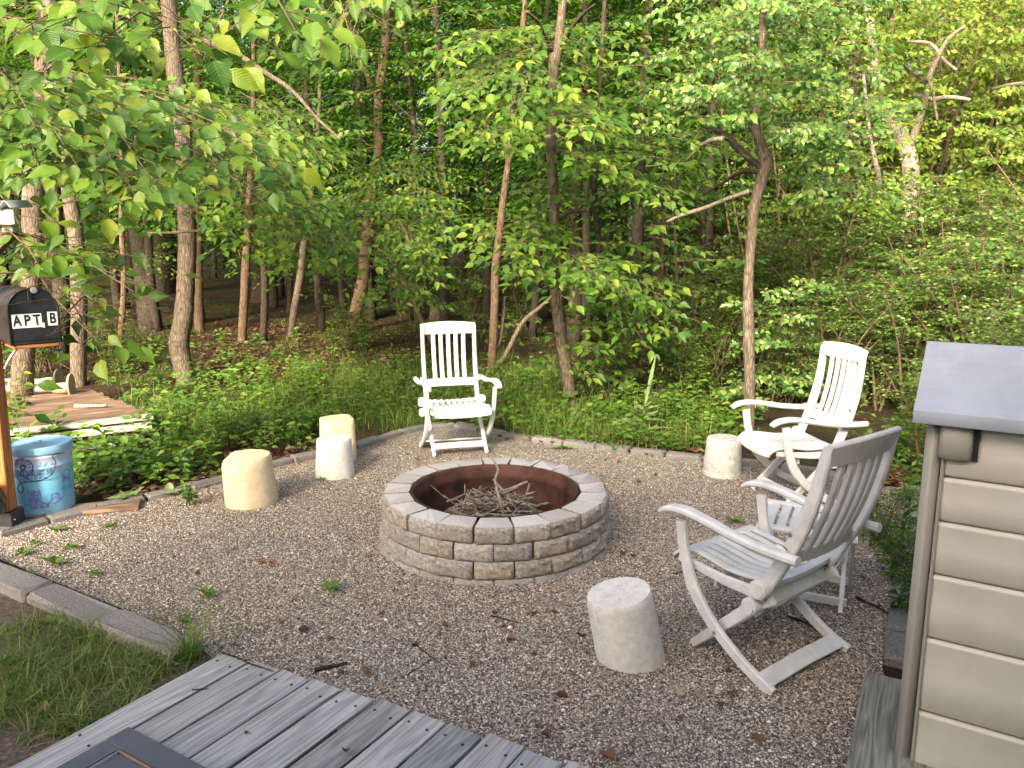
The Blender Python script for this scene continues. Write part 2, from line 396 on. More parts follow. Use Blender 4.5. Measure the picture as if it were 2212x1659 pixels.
M['soil_dark'] = mat_plain('gap_dirt', (.03, .024, .02), .95, .1, 0, 40, .5, .004, 90)  # near-black tone for shade and dirt between deck boards
M['soil'] = mat_plain('bare_soil', (.085, .062, .047), .95, .1, 0, 40, .5, .01, 60, (.30, .27, .22), 60, .5)

# ------------------------------------------------------------------ ground, gravel, edging
def grid_object(name, x0, x1, y0, y1, nx, ny, fz, mat):
    xs = np.linspace(x0, x1, nx); ys = np.linspace(y0, y1, ny)
    vs = [(x, y, fz(x, y)) for y in ys for x in xs]
    fs = [(j * nx + i, j * nx + i + 1, j * nx + nx + i + 1, j * nx + nx + i) for j in range(ny - 1) for i in range(nx - 1)]
    mb = MB(); mb.v = vs; mb.f = fs
    return mb.build(name, mat, smooth=True)
def floor_z(x, y): return terrain(x, y) - .012 + (0.015 * math.sin(3.1 * x) * math.sin(2.3 * y) if y > 8 else 0)
tag(grid_object('ground', -70, 70, -15, 130, 141, 146, floor_z, M['floor']), kind='structure')

# the gravel bed outline in photograph points, following the inner side of the edging
outline = [G(*p) for p in ((-160, 1190), (0, 1162), (150, 1118), (330, 1080), (470, 1046), (600, 1006), (690, 990), (780, 966), (900, 930), (1000, 926),
                           (1100, 948), (1300, 972), (1530, 999), (1720, 1020), (1870, 1048), (1945, 1052), (1938, 1130), (1925, 1290), (1905, 1440))]
_A = G(500, 1400, .10); _b = (G(17, 1659, .10) - _A).normalized(); _e = Vector((-_b.y, _b.x, 0))
poly = outline + [Vector((1.30, 2.2, 0)), Vector((1.30, 1.3, 0)), _A + (G(1297, 1659, .10) - _A) * 1.5 + _b * .05, _A + _e * .02 + _b * .04, G(413, 1373), G(200, 1290), G(0, 1208), G(-160, 1150)]
mb = MB(); mb.add([(p.x, p.y, .0) for p in poly], [tuple(range(len(poly) - 1, -1, -1))])
tag(mb.build('gravel_patio', M['gravel_bed']), kind='structure')
PX = np.array([p.x for p in poly]); PY = np.array([p.y for p in poly])
def inside(x, y):
    c = np.zeros(x.shape, bool); j = len(PX) - 1
    for i in range(len(PX)):
        cond = ((PY[i] > y) != (PY[j] > y)) & (x < (PX[j] - PX[i]) * (y - PY[i]) / (PY[j] - PY[i] + 1e-12) + PX[i])
        c ^= cond; j = i
    return c

# batched meshes ----------------------------------------------------
def fast_mesh(name, verts, tris, uv=None, smooth=True):
    me = bpy.data.meshes.new(name); nv, nf = len(verts), len(tris)
    me.vertices.add(nv); me.vertices.foreach_set('co', verts.astype(np.float32).ravel())
    me.loops.add(nf * 3); me.loops.foreach_set('vertex_index', tris.astype(np.int32).ravel())
    me.polygons.add(nf); me.polygons.foreach_set('loop_start', np.arange(0, nf * 3, 3, dtype=np.int32))
    if smooth: me.polygons.foreach_set('use_smooth', np.ones(nf, bool))
    if uv is not None:
        l = me.uv_layers.new(name='UVMap'); l.data.foreach_set('uv', uv[tris.ravel()].astype(np.float32).ravel())
    me.update(calc_edges=True); me.validate(); return me

PIT = Vector((-.10, 4.40, 0)); PIT_R = .66
# pebbles: one object nobody could count
def pebbles(n):
    tx = RNG.uniform(-3.6, 2.2, n * 3); d = RNG.beta(1.1, 2.0, n * 3) * 4.9 + 1.7
    keep = inside(tx, d)
    keep &= np.abs(tx) < (d * .72 + .35)
    keep &= (tx - PIT.x) ** 2 + (d - PIT.y) ** 2 > (.62) ** 2
    tx, d = tx[keep][:n], d[keep][:n]; k = len(tx)
    base = np.array([(1, 0, 0), (0, 1, 0), (-1, 0, 0), (0, -1, 0), (0, 0, 1), (0, 0, -1)], float)
    tr = np.array([(0, 1, 4), (1, 2, 4), (2, 3, 4), (3, 0, 4), (1, 0, 5), (2, 1, 5), (3, 2, 5), (0, 3, 5)])
    s = RNG.lognormal(math.log(.0041), .33, (k, 1)) * np.array([[1, .8, .6]]) * RNG.uniform(.75, 1.25, (k, 3))
    a = RNG.uniform(0, 2 * math.pi, k); tl = RNG.normal(0, .4, k)
    v = base[None] * s[:, None] + RNG.normal(0, .0007, (k, 6, 3))
    ca, sa, ct, st = np.cos(a)[:, None], np.sin(a)[:, None], np.cos(tl)[:, None], np.sin(tl)[:, None]
    x, y, z = v[..., 0], v[..., 1], v[..., 2]
    y, z = y * ct - z * st, y * st + z * ct
    x, y = x * ca - y * sa, x * sa + y * ca
    V = np.stack([x + tx[:, None], y + d[:, None], z + (s[:, 2] * .45)[:, None]], -1).reshape(-1, 3)
    T = (tr[None] + (np.arange(k) * 6)[:, None, None]).reshape(-1, 3)
    me = fast_mesh('gravel', V, T)
    tag(link('gravel', me, M['pebble']), 'loose pea gravel in tan, grey and white covering the patio', 'gravel', kind='stuff')
pebbles(130000)

# edging pavers, each a piece
def block_mesh(L, Wd, Ht, j=.006):
    mb = MB(); mb.box((0, 0, 0), (L, Wd, Ht), bev=.012)
    mb.v = [tuple(c + R(-j, j) for c in v) for v in mb.v]
    return mb.mesh('paver')
def edging(name, label, pts, L, Wd, Ht, top, mat='edging', gap=.012):
    root = tag(empty(name, pts[0]), label, 'edging')
    P = smooth_path(pts, 10); d = [0]
    for a, b in zip(P, P[1:]): d.append(d[-1] + (b - a).length)
    tot = d[-1]; n = max(1, round(tot / L)); step = tot / n
    meshes = [block_mesh(step - gap, Wd, Ht) for _ in range(4)]
    def pt(s):
        s = min(max(s, 0), tot)
        return Vector((np.interp(s, d, [p.x for p in P]), np.interp(s, d, [p.y for p in P]), 0))
    for i in range(n):
        a, b = pt(i * step), pt((i + 1) * step); c = (a + b) / 2; an = math.atan2((b - a).y, (b - a).x)
        mt = Matrix.Translation(c - root.location + Vector((0, 0, top - Ht / 2 + R(-.008, .006)))) @ Euler((R(-.03, .03), R(-.02, .02), an + R(-.03, .03))).to_matrix().to_4x4()
        link('paver', meshes[i % 4], M[mat], root, mt)
    return root
edging('paver_edging', 'grey concrete paver edging curving behind the gravel under the bushes', [p + Vector((0, .05, 0)) for p in outline[:15]], .30, .10, .10, .045)
edging('paver_edging', 'grey pavers along the gravel beside the beige storage box', [p + Vector((.07, 0, 0)) for p in outline[15:]], .26, .13, .09, .035)
edging('concrete_kerb', 'long flat grey concrete kerb between the gravel and the dry grass',
       [G(-160, 1178, .05), G(0, 1236, .05), G(150, 1296, .05), G(300, 1356, .05), G(405, 1398, .05)], .62, .155, .10, .055, gap=.006)

# bare soil patch at the lower-left, under the dry grass
soil = [G(*p) for p in ((-200, 1190), (0, 1250), (150, 1310), (300, 1370), (470, 1425), (200, 1580), (-10, 1700), (-300, 1700))]
mb = MB(); mb.add([(p.x, p.y, .004) for p in soil], [tuple(range(len(soil) - 1, -1, -1))])
tag(mb.build('bare_soil', M['soil']), kind='structure')

# ------------------------------------------------------------------ unseen building added behind the viewpoint to shade the yard
shade_house = tag(empty('house', (3.2, -6.0, 0)), 'pale two-storey house standing behind the viewpoint and shading the yard', 'house')
HX0, HX1, HH = -8.6, 8.5, 5.0
mb = MB(); mb.box(((HX0 + HX1) / 2, 0, HH / 2 - .1), (HX1 - HX0, 6.0, HH)); mb.build('wall', M['house_wall'], shade_house)
mb = MB(); mb.add([(HX0 - .3, 3.35, HH - .12), (HX1 + .3, 3.35, HH - .12), (HX1 + .3, 0, HH + 1.1), (HX0 - .3, 0, HH + 1.1), (HX0 - .3, -3.35, HH - .12), (HX1 + .3, -3.35, HH - .12)], [(0, 1, 2, 3), (3, 2, 5, 4), (0, 3, 4), (1, 5, 2), (0, 4, 5, 1)]); mb.build('roof', M['house_roof'], shade_house)
for wx in (-5.8, -2.6, 2.2, 5.6):
    for wz in (1.5, 3.9):
        mb = MB(); mb.box((wx, 3.03, wz), (1.1, .06, 1.2), bev=.01); w_ = mb.build('window', M['white_sticker'], shade_house)
        mb = MB(); mb.box((wx, 3.063, wz), (.94, .02, 1.04)); mb.build('pane', M['ink'], w_)

# ------------------------------------------------------------------ fire pit
pit = tag(empty('fire_pit', PIT), 'round stone block fire pit with rusty steel liner in the gravel', 'fire pit')
def split_block(ang, r_out, depth, ht, seed):
    rs = random.Random(seed); mb = MB(); na, nz = 11, 6
    ri = r_out - depth; vs = []; fs = []
    grid = {}
    for a in range(na + 1):
        t = a / na; th = (t - .5) * ang
        for k in range(nz + 1):
            zz = ht * k / nz
            edge = (a in (0, na)) or (k in (0, nz))
            bulge = (-.009 + rs.uniform(-.003, .003) if edge else .010 * rs.uniform(-.1, 1.3))
            if a in (0, na) and k in (0, nz): bulge -= .004
            rr = r_out / max(.98, math.cos(th)) + bulge
            grid[a, k] = len(vs); vs.append((rr * math.sin(th), rr * math.cos(th), zz + (rs.uniform(-.0025, .0025) if not edge else 0)))
    for a in range(na):
        for k in range(nz):
            fs.append((grid[a, k], grid[a, k + 1], grid[a + 1, k + 1], grid[a + 1, k]))
    h = ang * .5; ih = h * .93
    b = len(vs)
    for zz in (0, ht):
        vs.append((ri * math.sin(-ih), ri * math.cos(ih), zz)); vs.append((ri * math.sin(ih), ri * math.cos(ih), zz))
    top = [grid[a, nz] for a in range(na + 1)]
    fs.append(tuple([b + 2] + [b + 3] + top[::-1]))
    fs.append(tuple([b + 1, b] + [grid[a, 0] for a in range(na + 1)]))
    fs.append((b, b + 1, b + 3, b + 2))
    fs.append(tuple([b, b + 2] + [grid[0, k] for k in range(nz, -1, -1)]))
    fs.append(tuple([b + 3, b + 1] + [grid[na, k] for k in range(0, nz + 1)]))
    mb.v = vs; mb.f = fs
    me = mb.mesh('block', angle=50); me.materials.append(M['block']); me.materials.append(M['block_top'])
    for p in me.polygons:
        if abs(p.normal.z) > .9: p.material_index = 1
    bm_fix(me); return me
import bmesh
def bm_fix(me):
    bm = bmesh.new(); bm.from_mesh(me); bmesh.ops.recalc_face_normals(bm, faces=bm.faces); bm.to_mesh(me); bm.free()
NB = 20
blocks = [split_block(2 * math.pi / NB - .008, PIT_R, .148, .093, s) for s in range(6)]
for c in range(4):
    for i in range(NB):
        a = (i + (.5 if c % 2 else 0) + .52) * 2 * math.pi / NB + R(-.006, .006)
        gap = .008 if (c == 3 and i == 9) else 0
        s = 1 + .012 * (3 - c) / 1
        o = link('block', blocks[random.randrange(6)], None, pit, Matrix.Translation((0, 0, -.075 + c * .0945)) @ Euler((0, 0, a + gap + R(-.006, .006))).to_matrix().to_4x4() @ Matrix.Diagonal((s + R(-.006, .006), s + R(-.006, .006), 1, 1)))
ZR = -.075 + 4 * .0945
mb = MB()
mb.lathe([(.476, -.06), (.476, .05), (.47, .075), (.478, .10), (.482, ZR - .09), (.474, ZR - .075), (.484, ZR - .055), (.49, ZR - .02), (.499, ZR - .006), (.494, ZR - .001), (.482, ZR - .008), (.477, ZR - .022), (.471, ZR - .055), (.458, ZR - .075), (.465, ZR - .09), (.463, .10), (.453, .075), (.463, .05), (.463, -.06)], 72)
mb.build('steel_ring', M['rust'], pit, smooth=True)
mb = MB(); nr, na = 8, 40
vs = [(0, 0, .03)]; fs = []
for i in range(1, nr + 1):
    for k in range(na):
        r = .464 * i / nr; vs.append((r * math.cos(2 * math.pi * k / na), r * math.sin(2 * math.pi * k / na), .02 + R(0, .025)))
for k in range(na): fs.append((0, 1 + k, 1 + (k + 1) % na))
for i in range(nr - 1):
    for k in range(na):
        a, b2 = 1 + i * na + k, 1 + i * na + (k + 1) % na; fs.append((a, a + na, b2 + na, b2))
mb.v = vs; mb.f = fs; mb.build('ash_bed', M['ash'], pit, smooth=True)

def bent_stick(p0, p1, r0, r1, kink=.06, n=9, forks=1, seed=0):
    rs = random.Random(seed); mb = MB(); p0, p1 = Vector(p0), Vector(p1); L = (p1 - p0).length
    pts = []; off = Vector((0, 0, 0))
    for i in range(n):
        t = i / (n - 1); off += Vector((rs.uniform(-1, 1), rs.uniform(-1, 1), rs.uniform(-1, 1))) * kink * L / n * 1.5
        pts.append(p0.lerp(p1, t) + off * math.sin(math.pi * min(t * 1.1, 1)))
    rad = [r0 + (r1 - r0) * i / (n - 1) for i in range(n)]
    mb.tube(pts, [r * rs.uniform(.85, 1.2) for r in rad], 6)
    for k in range(forks):
        i = rs.randrange(3, n - 2); d = (pts[i + 1] - pts[i]).normalized()
        d = (d + Vector((rs.uniform(-.8, .8), rs.uniform(-.8, .8), rs.uniform(0, .8)))).normalized()
        l = L * rs.uniform(.12, .3); q = [pts[i], pts[i] + d * l * .5 + Vector((0, 0, rs.uniform(-.01, .02))), pts[i] + d * l]
        mb.tube(q, [rad[i] * .75, rad[i] * .6, rad[i] * .35], 5)
    return mb
for i in range(125):
    a = R(0, 2 * math.pi); L = R(.16, .42); c = Vector((PIT.x + .02 + random.gauss(0, .115), PIT.y - .04 + random.gauss(0, .08), 0))
    d = Vector((math.cos(a), math.sin(a), 0)); off = min(1, math.hypot(c.x - PIT.x - .03, c.y - PIT.y + .06) / .2)
    zc = .08 + .25 * random.random() * (1 - off * .55)
    tilt = R(-.5, .6)
    if i < 5: zc = .07; tilt = R(-.1, .15)
    p0 = c - d * L * .5 + Vector((0, 0, max(.05, zc - tilt * L * .5))); p1 = c + d * L * .5 + Vector((0, 0, max(.055, zc + tilt * L * .5)))
    big = i < 5
    o = bent_stick(p0, p1, R(.016, .024) if big else R(.0045, .009), R(.012, .018) if big else R(.002, .0045), .13, 9, 0 if big else random.randrange(0, 3), i).build('stick', M['stick'], smooth=True)
    tag(o, 'short thick grey log under the kindling in the fire pit' if big else 'bare grey stick in the kindling heap inside the fire pit', 'log' if big else 'stick', 'logs at the bottom of the fire pit' if big else 'sticks heaped in the fire pit')
    if big: o.name = 'log'
bent = smooth_path([at(1085, 1096, 4.32), at(1070, 1040, 4.36), at(1076, 1015, 4.38), at(1062, 988, 4.42)], 4)
mb = MB(); mb.tube(bent, lerp_list([.009, .008, .007, .003], len(bent)), 6)
tag(mb.build('stick', M['stick'], smooth=True), 'tall bent stick standing up out of the fire pit heap', 'stick', 'sticks heaped in the fire pit')

# ------------------------------------------------------------------ concrete stump seats
def stump(name, label, loc, rb, rt, h, tilt, mat, lump=.0, square=0.0, notch=0.0, ridge=False, seed=0):
    rs = random.Random(seed); mb = MB(); n = 48
    prof = [(.96, -.06), (1, .0), (1, .06)] + ([(1.0, .10), (.965, .115)] if ridge else []) + [(1, .3), (1, .6), (1, .9), (.985, .975), (.955, 1.0)]
    ph = [rs.uniform(0, 6.28) for _ in range(6)]
    vs = []; fs = []
    def rad(a):
        r = 1.0
        if square:
            c, s = abs(math.cos(a)), abs(math.sin(a)); r = (1 - square) + square * min(1.25, 1 / max(c, s))
        return r + lump * (.5 * math.sin(2 * a + ph[0]) + .3 * math.sin(3 * a + ph[1]) + .15 * math.sin(7 * a + ph[2]))
    for f, t in prof:
        for k in range(n):
            a = 2 * math.pi * k / n; r = (rb + (rt - rb) * max(0, t)) * f * rad(a)
            z = t * h
            x, y = r * math.cos(a), r * math.sin(a)
            if t > .85:
                z += lump * .10 * math.sin(2 * a + ph[3]) * 1.2 + lump * .04 * math.sin(9 * a + ph[4])
                z -= notch * max(0, -math.cos(a) - .25) * .06
                z += rs.uniform(-1, 1) * lump * .02
            vs.append((x, y, z))
    m = len(prof)
    for i in range(m - 1):
        for k in range(n):
            j = (k + 1) % n; fs.append((i * n + k, i * n + j, i * n + n + j, i * n + n + k))
    rings = [.75, .5, .25]
    for q in rings:
        for k in range(n):
            i0 = (m - 1) * n + k; x, y, z = vs[i0]
            vs.append((x * q, y * q, h + (z - h) * q + rs.uniform(-1, 1) * (.0012 + lump * .03)))
    for i in range(m - 1, m + 2):
        for k in range(n):
            j = (k + 1) % n; fs.append((i * n + k, i * n + j, i * n + n + j, i * n + n + k))
    fs.append(tuple((m + 2) * n + k for k in range(n)))
    mb.v = vs; mb.f = fs
    o = mb.build(name, M[mat], angle=40); o.location = loc; o.rotation_euler = tilt
    return tag(o, label, 'concrete stump', 'concrete stump seats round the fire pit')
def gp(px, py, dy=0): p = G(px, py); return Vector((p.x, p.y + dy, 0))
stump('concrete_stump', 'cream concrete stump with a chipped uneven top, leaning by the weedy edging', gp(528, 1100, .15), .172, .160, .33, (.02, -.07, .6), 'concrete_cream', .03, 0, .8, seed=3)
stump('concrete_stump', 'round white concrete stump standing in front of the square cream one', gp(715, 1037, .14), .148, .128, .285, (0, 0, .3), 'concrete', .008, seed=4)
stump('concrete_stump', 'square-sided cream concrete stump half hidden behind a round white one', gp(722, 1000, .15), .135, .13, .335, (0, 0, .45), 'concrete_cream', .02, .75, seed=5)
stump('concrete_stump', 'grey pitted concrete stump beside the slender tree and folding chair', gp(1571, 1035, .14), .147, .128, .285, (0, 0, 0), 'concrete_grey', .008, 0, .12, True, seed=6)
stump('concrete_stump', 'tilted pale concrete stump in front of the near folding chair', Vector((.515, 3.03, -.045)), .145, .138, .345, (.03, -.20, .0), 'concrete', .008, seed=7)

# ------------------------------------------------------------------ folding chairs
def profile_pts(pr, x, n=4): return smooth_path([Vector((x, a, b)) for a, b in pr], n)
CH = {}
def chair_meshes():
    X = Vector((1, 0, 0))
    J = [(.50, .575), (.488, .49), (.465, .40), (.42, .29), (.31, .165), (.16, .065), (.02, .004)]
    for s in (-1, 1):
        mb = MB(); p = profile_pts(J, .268 * s); p = [Vector((v.x + s * .012 * min(1, v.z / .5), v.y, v.z)) for v in p]
        mb.sweep(p, X, .026, lerp_list([.052, .046, .05, .058, .05, .046, .05], len(p)))
        CH['rear_leg', s] = mb.mesh('leg', angle=35)
        mb = MB(); mb.sweep([(.222 * s, .08, .365), (.222 * s, .14, .32), (.222 * s, .30, .165), (.222 * s, .455, .012)], X, .026, [.05, .056, .05, .036])
        CH['front_leg', s] = mb.mesh('leg', angle=35)
        mb = MB(); mb.sweep([(.243 * s, .10, .372), (.243 * s, .30, .372), (.243 * s, .53, .392)], X, .022, [.05, .042, .03])
        CH['seat_rail', s] = mb.mesh('seat_rail', angle=35)
        mb = MB(); A = [(-.06, .582), (.06, .58), (.22, .592), (.38, .618), (.48, .628), (.56, .617), (.605, .592)]
        p = profile_pts(A, .288 * s); k = len(p)
        mb.sweep(p, X, lerp_list([.040, .044, .048, .054, .06, .062, .05], k), lerp_list([.036, .036, .034, .032, .03, .028, .018], k), .3)
        CH['armrest', s] = mb.mesh('armrest', angle=35)
        for nm, (yy, zz, r) in (('hub_a', (.11, .405, .04)), ('hub_b', (.145, .322, .036))):
            mb = MB(); n = 24; x0 = .235 * s; x1 = .292 * s
            pr = [(0, x0), (r, x0), (r, x1 - s * .012), (r * .9, x1 - s * .006), (r * .78, x1 - s * .006), (r * .74, x1), (0.001, x1)]
            vs = []; fs = []
            for rr, xx in pr:
                for k2 in range(n): vs.append((xx, yy + rr * math.cos(2 * math.pi * k2 / n), zz + rr * math.sin(2 * math.pi * k2 / n)))
            for i in range(len(pr) - 1):
                for k2 in range(n):
                    j = (k2 + 1) % n; fs.append((i * n + k2, i * n + j, i * n + n + j, i * n + n + k2))
            mb.v = vs; mb.f = fs; me = mb.mesh('pivot_cap', angle=35); bm_fix(me); CH[nm, s] = me
        mb = MB(); mb.sweep([(.282 * s, .30, .148), (.289 * s, .30, .148)], (0, 1, 0), .014, .014, .3); CH['bolt', s] = mb.mesh('bolt')
    mb = MB(); mb.sweep([(-.262, .065, .038), (0, .07, .04), (.262, .065, .038)], Vector((0, .85, .5)), .07, .016); CH['rear_bar'] = mb.mesh('cross_bar', angle=35)
    mb = MB(); mb.sweep([(-.215, .395, .082), (0, .39, .084), (.215, .395, .082)], Vector((0, -.7, .7)), .055, .018); CH['front_bar'] = mb.mesh('cross_bar', angle=35)
    mb = MB(); mb.sweep([(-.24, .135, .345), (.24, .135, .345)], Vector((0, .35, .94)), .085, .03); CH['rear_panel'] = mb.mesh('rear_panel', angle=35)
    mb = MB(); mb.sweep([(-.215, .36, .335), (.215, .36, .335)], Vector((0, 0, 1)), .05, .014); CH['under_bar'] = mb.mesh('under_bar', angle=35)
    S = [(.13, .425), (.2, .412), (.30, .408), (.42, .425), (.505, .432)]
    for i in range(9):
        x = (i - 4) * .0505; mb = MB(); p = profile_pts(S, x); p = [Vector((v.x, v.y, v.z - .010 * (1 - (x / .22) ** 2))) for v in p]
        mb.sweep(p, X, .032, .014); CH['slat', i] = mb.mesh('slat', angle=35)
    def lip(ys, nm):
        mb = MB(); xs = [-.232, -.16, -.08, 0, .08, .16, .232]
        vs = []; fs = []
        k = len(ys)
        for tb in (0, 1):
            for y, z in ys:
                for x in xs: vs.append((x, y - .012 * (x / .232) ** 2 * (1 if nm == 'front_lip' else -1), z - .010 * (1 - (x / .232) ** 2) - tb * .016))
        nx = len(xs)
        for j in range(k - 1):
            for i in range(nx - 1):
                a = j * nx + i; fs.append((a, a + 1, a + nx + 1, a + nx)); b2 = a + k * nx; fs.append((b2, b2 + nx, b2 + nx + 1, b2 + 1))
        for j in range(k - 1):
            for i in (0, nx - 1):
                a = j * nx + i; fs.append((a, a + nx, a + nx + k * nx, a + k * nx))
        for i in range(nx - 1):
            for j in (0, k - 1):
                a = j * nx + i; fs.append((a, a + 1, a + 1 + k * nx, a + k * nx))
        mb.v = vs; mb.f = fs; me = mb.mesh(nm, angle=40); bm_fix(me); CH[nm] = me
    lip([(.485, .4335), (.51, .4345), (.535, .431), (.56, .42), (.585, .398), (.59, .382)], 'front_lip')
    lip([(.09, .422), (.115, .426), (.148, .424)], 'rear_lip')
chair_meshes()
BACK_LEN = .665
def back_meshes():
    """backrest in its own frame: x across, v up along the back, w = forward; origin at the hub"""
    X = Vector((1, 0, 0))
    def cur(v): return -.035 * math.sin(math.pi * v / BACK_LEN) + .0
    for s in (-1, 1):
        mb = MB(); vs = np.linspace(-.02, BACK_LEN - .015, 9)
        mb.sweep([(.224 * s + .006 * s * v, cur(v), v) for v in vs], X, .03, lerp_list([.058, .06, .058, .05, .04], 9)); CH['post', s] = mb.mesh('back_post', angle=35)
        mb = MB(); mb.box((.252 * s, -.005, .19), (.024, .045, .05), bev=.008); CH['arm_lug', s] = mb.mesh('arm_pivot', angle=35)
        mb = MB(); mb.sweep([(.238 * s, -.01, .27), (.247 * s, -.01, .27)], (0, 1, 0), .016, .016, .3); CH['back_bolt', s] = mb.mesh('bolt')
    for i in range(5):
        mb = MB(); x = (i - 2) * .0635; vs = np.linspace(.175, BACK_LEN - .075, 8)
        dip = -.022 * (1 - (x / .22) ** 2)
        mb.sweep([(x * (1 + .08 * v), cur(v) + dip, v) for v in vs], X, .036, .018); CH['bslat', i] = mb.mesh('slat', angle=35)
    xs = np.linspace(-1, 1, 11)
    mb = MB(); mb.sweep([(x * .215, cur(.16) - .022 * (1 - x * x), .16 + .004 * (1 - x * x)) for x in xs], (0, 0, 1), .068, .018); CH['low_rail'] = mb.mesh('lower_rail', angle=35)
    mb = MB(); mb.sweep([(x * .238, cur(.62) - .004 - .024 * (1 - x * x), .622 + .012 * (1 - x * x)) for x in xs], (0, 0, 1), [.092 + .018 * (1 - x * x) for x in xs], .026); CH['top_rail'] = mb.mesh('top_rail', angle=35)
back_meshes()
def chair(label, origin, fwd, lean, mat, size=1.0):
    rz = math.atan2(fwd[1], fwd[0]) - math.pi / 2
    root = tag(empty('folding_chair', origin, rz), label, 'chair', 'folding resin chairs round the fire pit'); root.scale = (size,) * 3
    m = M[mat]
    def put(key, name, par=root): return link(name, CH[key], m, par) if CH[key].users == 0 or True else None
    def lk(key, name, par=root, mt=None, mm=None):
        o = bpy.data.objects.new(name, CH[key]); COL.objects.link(o); o.parent = par
        if not CH[key].materials: CH[key].materials.append(mm or m)
        if (mm or m) != CH[key].materials[0]:
            o.material_slots[0].link = 'OBJECT'; o.material_slots[0].material = mm or m
        if mt is not None: o.matrix_basis = mt
        return o
    for s in (-1, 1):
        lg = lk(('rear_leg', s), 'leg'); lk(('bolt', s), 'bolt', lg, mm=M['steel'])
        lk(('front_leg', s), 'leg'); lk(('seat_rail', s), 'seat_rail'); lk(('armrest', s), 'armrest')
        lk(('hub_a', s), 'pivot_cap'); lk(('hub_b', s), 'pivot_cap')
    lk('rear_bar', 'cross_bar'); lk('front_bar', 'cross_bar'); lk('rear_panel', 'rear_panel'); lk('under_bar', 'under_bar')
    seat = lk('front_lip', 'seat'); lk('rear_lip', 'rear_lip', seat)
    for i in range(9): lk(('slat', i), 'slat', seat)
    bk = Matrix.Translation((0, .11, .405)) @ Matrix.Rotation(lean, 4, 'X')
    top = lk('top_rail', 'backrest', root, bk)
    for s in (-1, 1):
        lk(('post', s), 'back_post', top); lk(('arm_lug', s), 'arm_pivot', top); lk(('back_bolt', s), 'bolt', top, mm=M['steel'])
    lk('low_rail', 'lower_rail', top)
    for i in range(5): lk(('bslat', i), 'slat', top)
    return root
chair('white folding garden chair facing out across the fire pit, trees behind', (-.545, 6.60, 0), (.27, -.963), .20, 'plastic', 1.0)
chair('white folding chair facing sideways in front of the leafy thicket', (2.20, 5.14, 0), (-.985, -.16), .22, 'plastic', 1.0)
chair('weathered white folding chair seen from behind next to the tilted stump', (1.245, 2.88, 0), (-.60, .80), .345, 'plastic_old', 1.0)

def footstool():
    q = [G(1645, 1130, .40), G(1660, 1085, .40), G(1850, 1101, .40), G(1822, 1162, .40)]
    c = Vector((1.47, 3.62, 0)); rz = math.atan2(-.20, .42)
    root = tag(empty('footstool', c, rz), 'low white slatted folding footstool behind the near weathered chair', 'footstool')
    for i in range(7):
        mb = MB(); mb.sweep([((i - 3) * .058, -.165, .392), ((i - 3) * .058, 0, .398), ((i - 3) * .058, .165, .392)], (1, 0, 0), .044, .014); mb.build('slat', M['plastic'], root, angle=35)
    for s in (-1, 1):
        mb = MB(); mb.sweep([(-.225, .19 * s, .39), (.225, .19 * s, .39)], (0, 1, 0), .05, .022); mb.build('top_rail', M['plastic'], root, angle=35)
        mb = MB(); mb.sweep([(.205 * s, -.17, .372), (.205 * s, .17, .372)], (1, 0, 0), .02, .03); mb.build('side_rail', M['plastic'], root, angle=35)
        for t in (-1, 1):
            x = (.205 if t > 0 else .175) * s
            mb = MB(); mb.sweep([(x, -.14 * t, .37), (x, .0, .19), (x, .17 * t, .005)], (1, 0, 0), .022, .042); mb.build('leg', M['plastic'], root, angle=35)
        mb = MB(); mb.sweep([(-.2, .135 * s, .05), (.2, .135 * s, .05)], (0, 0, 1), .04, .014); mb.build('cross_bar', M['plastic'], root, angle=35)
footstool()

# ------------------------------------------------------------------ wooden deck and the grey panel lying on it
DZ = .10
A = G(500, 1400, DZ); bd = (G(17, 1659, DZ) - A).normalized(); ed = Vector((bd.y, -bd.x, 0)) * -1
if ed.x < 0: ed = -ed
deck = tag(empty('wooden_deck', A), 'weathered grey board deck along the near edge of the gravel', 'deck')
ang = math.atan2(bd.y, bd.x)
BW = .150
ev = (G(1297, 1659, DZ) - A).normalized(); sn = abs(ev.x * bd.y - ev.y * bd.x)
for i in range(15):
    L = 2.6
    w = BW - R(.010, .013)
    mb = MB(); mb.box((L / 2, 0, 0), (L, w, .036), bev=.0025)
    nv = []
    for x, y, z in mb.v: nv.append((x, y + R(-.0015, .0015), z))
    # subdivide ends: slight crown
    mb.v = nv
    st = (.004 if i else .03) + R(0, .03)
    if i == 1: st = .03
    p = ev * (BW * (i + .5) / sn) + bd * st
    o = mb.build('board', M['deck'], deck)
    o.matrix_basis = Matrix.Translation(p + Vector((0, 0, -.018 + R(-.003, .003)))) @ Euler((R(-.012, .012), 0, ang)).to_matrix().to_4x4()
    for k, (dx) in enumerate((.07, .62, 1.2)):
        for sgn in (-1, 1):
            mb = MB(); mb.lathe([(.0055, -.002), (.005, .0015), (.001, .001)], 8, (dx + R(-.012, .012), sgn * w * .29, .019))
            mb.build('nail', M['rustyblack'], o)
for i in range(3):
    mb = MB(); mb.box((0, 0, 0), (2.3, .04, .09)); o = mb.build('joist', M['deck'], deck)
    o.matrix_basis = Matrix.Translation(ed * 1.1 + bd * (.12 + i * .6) + Vector((0, 0, -.083))) @ Euler((0, 0, ang + math.pi / 2)).to_matrix().to_4x4()

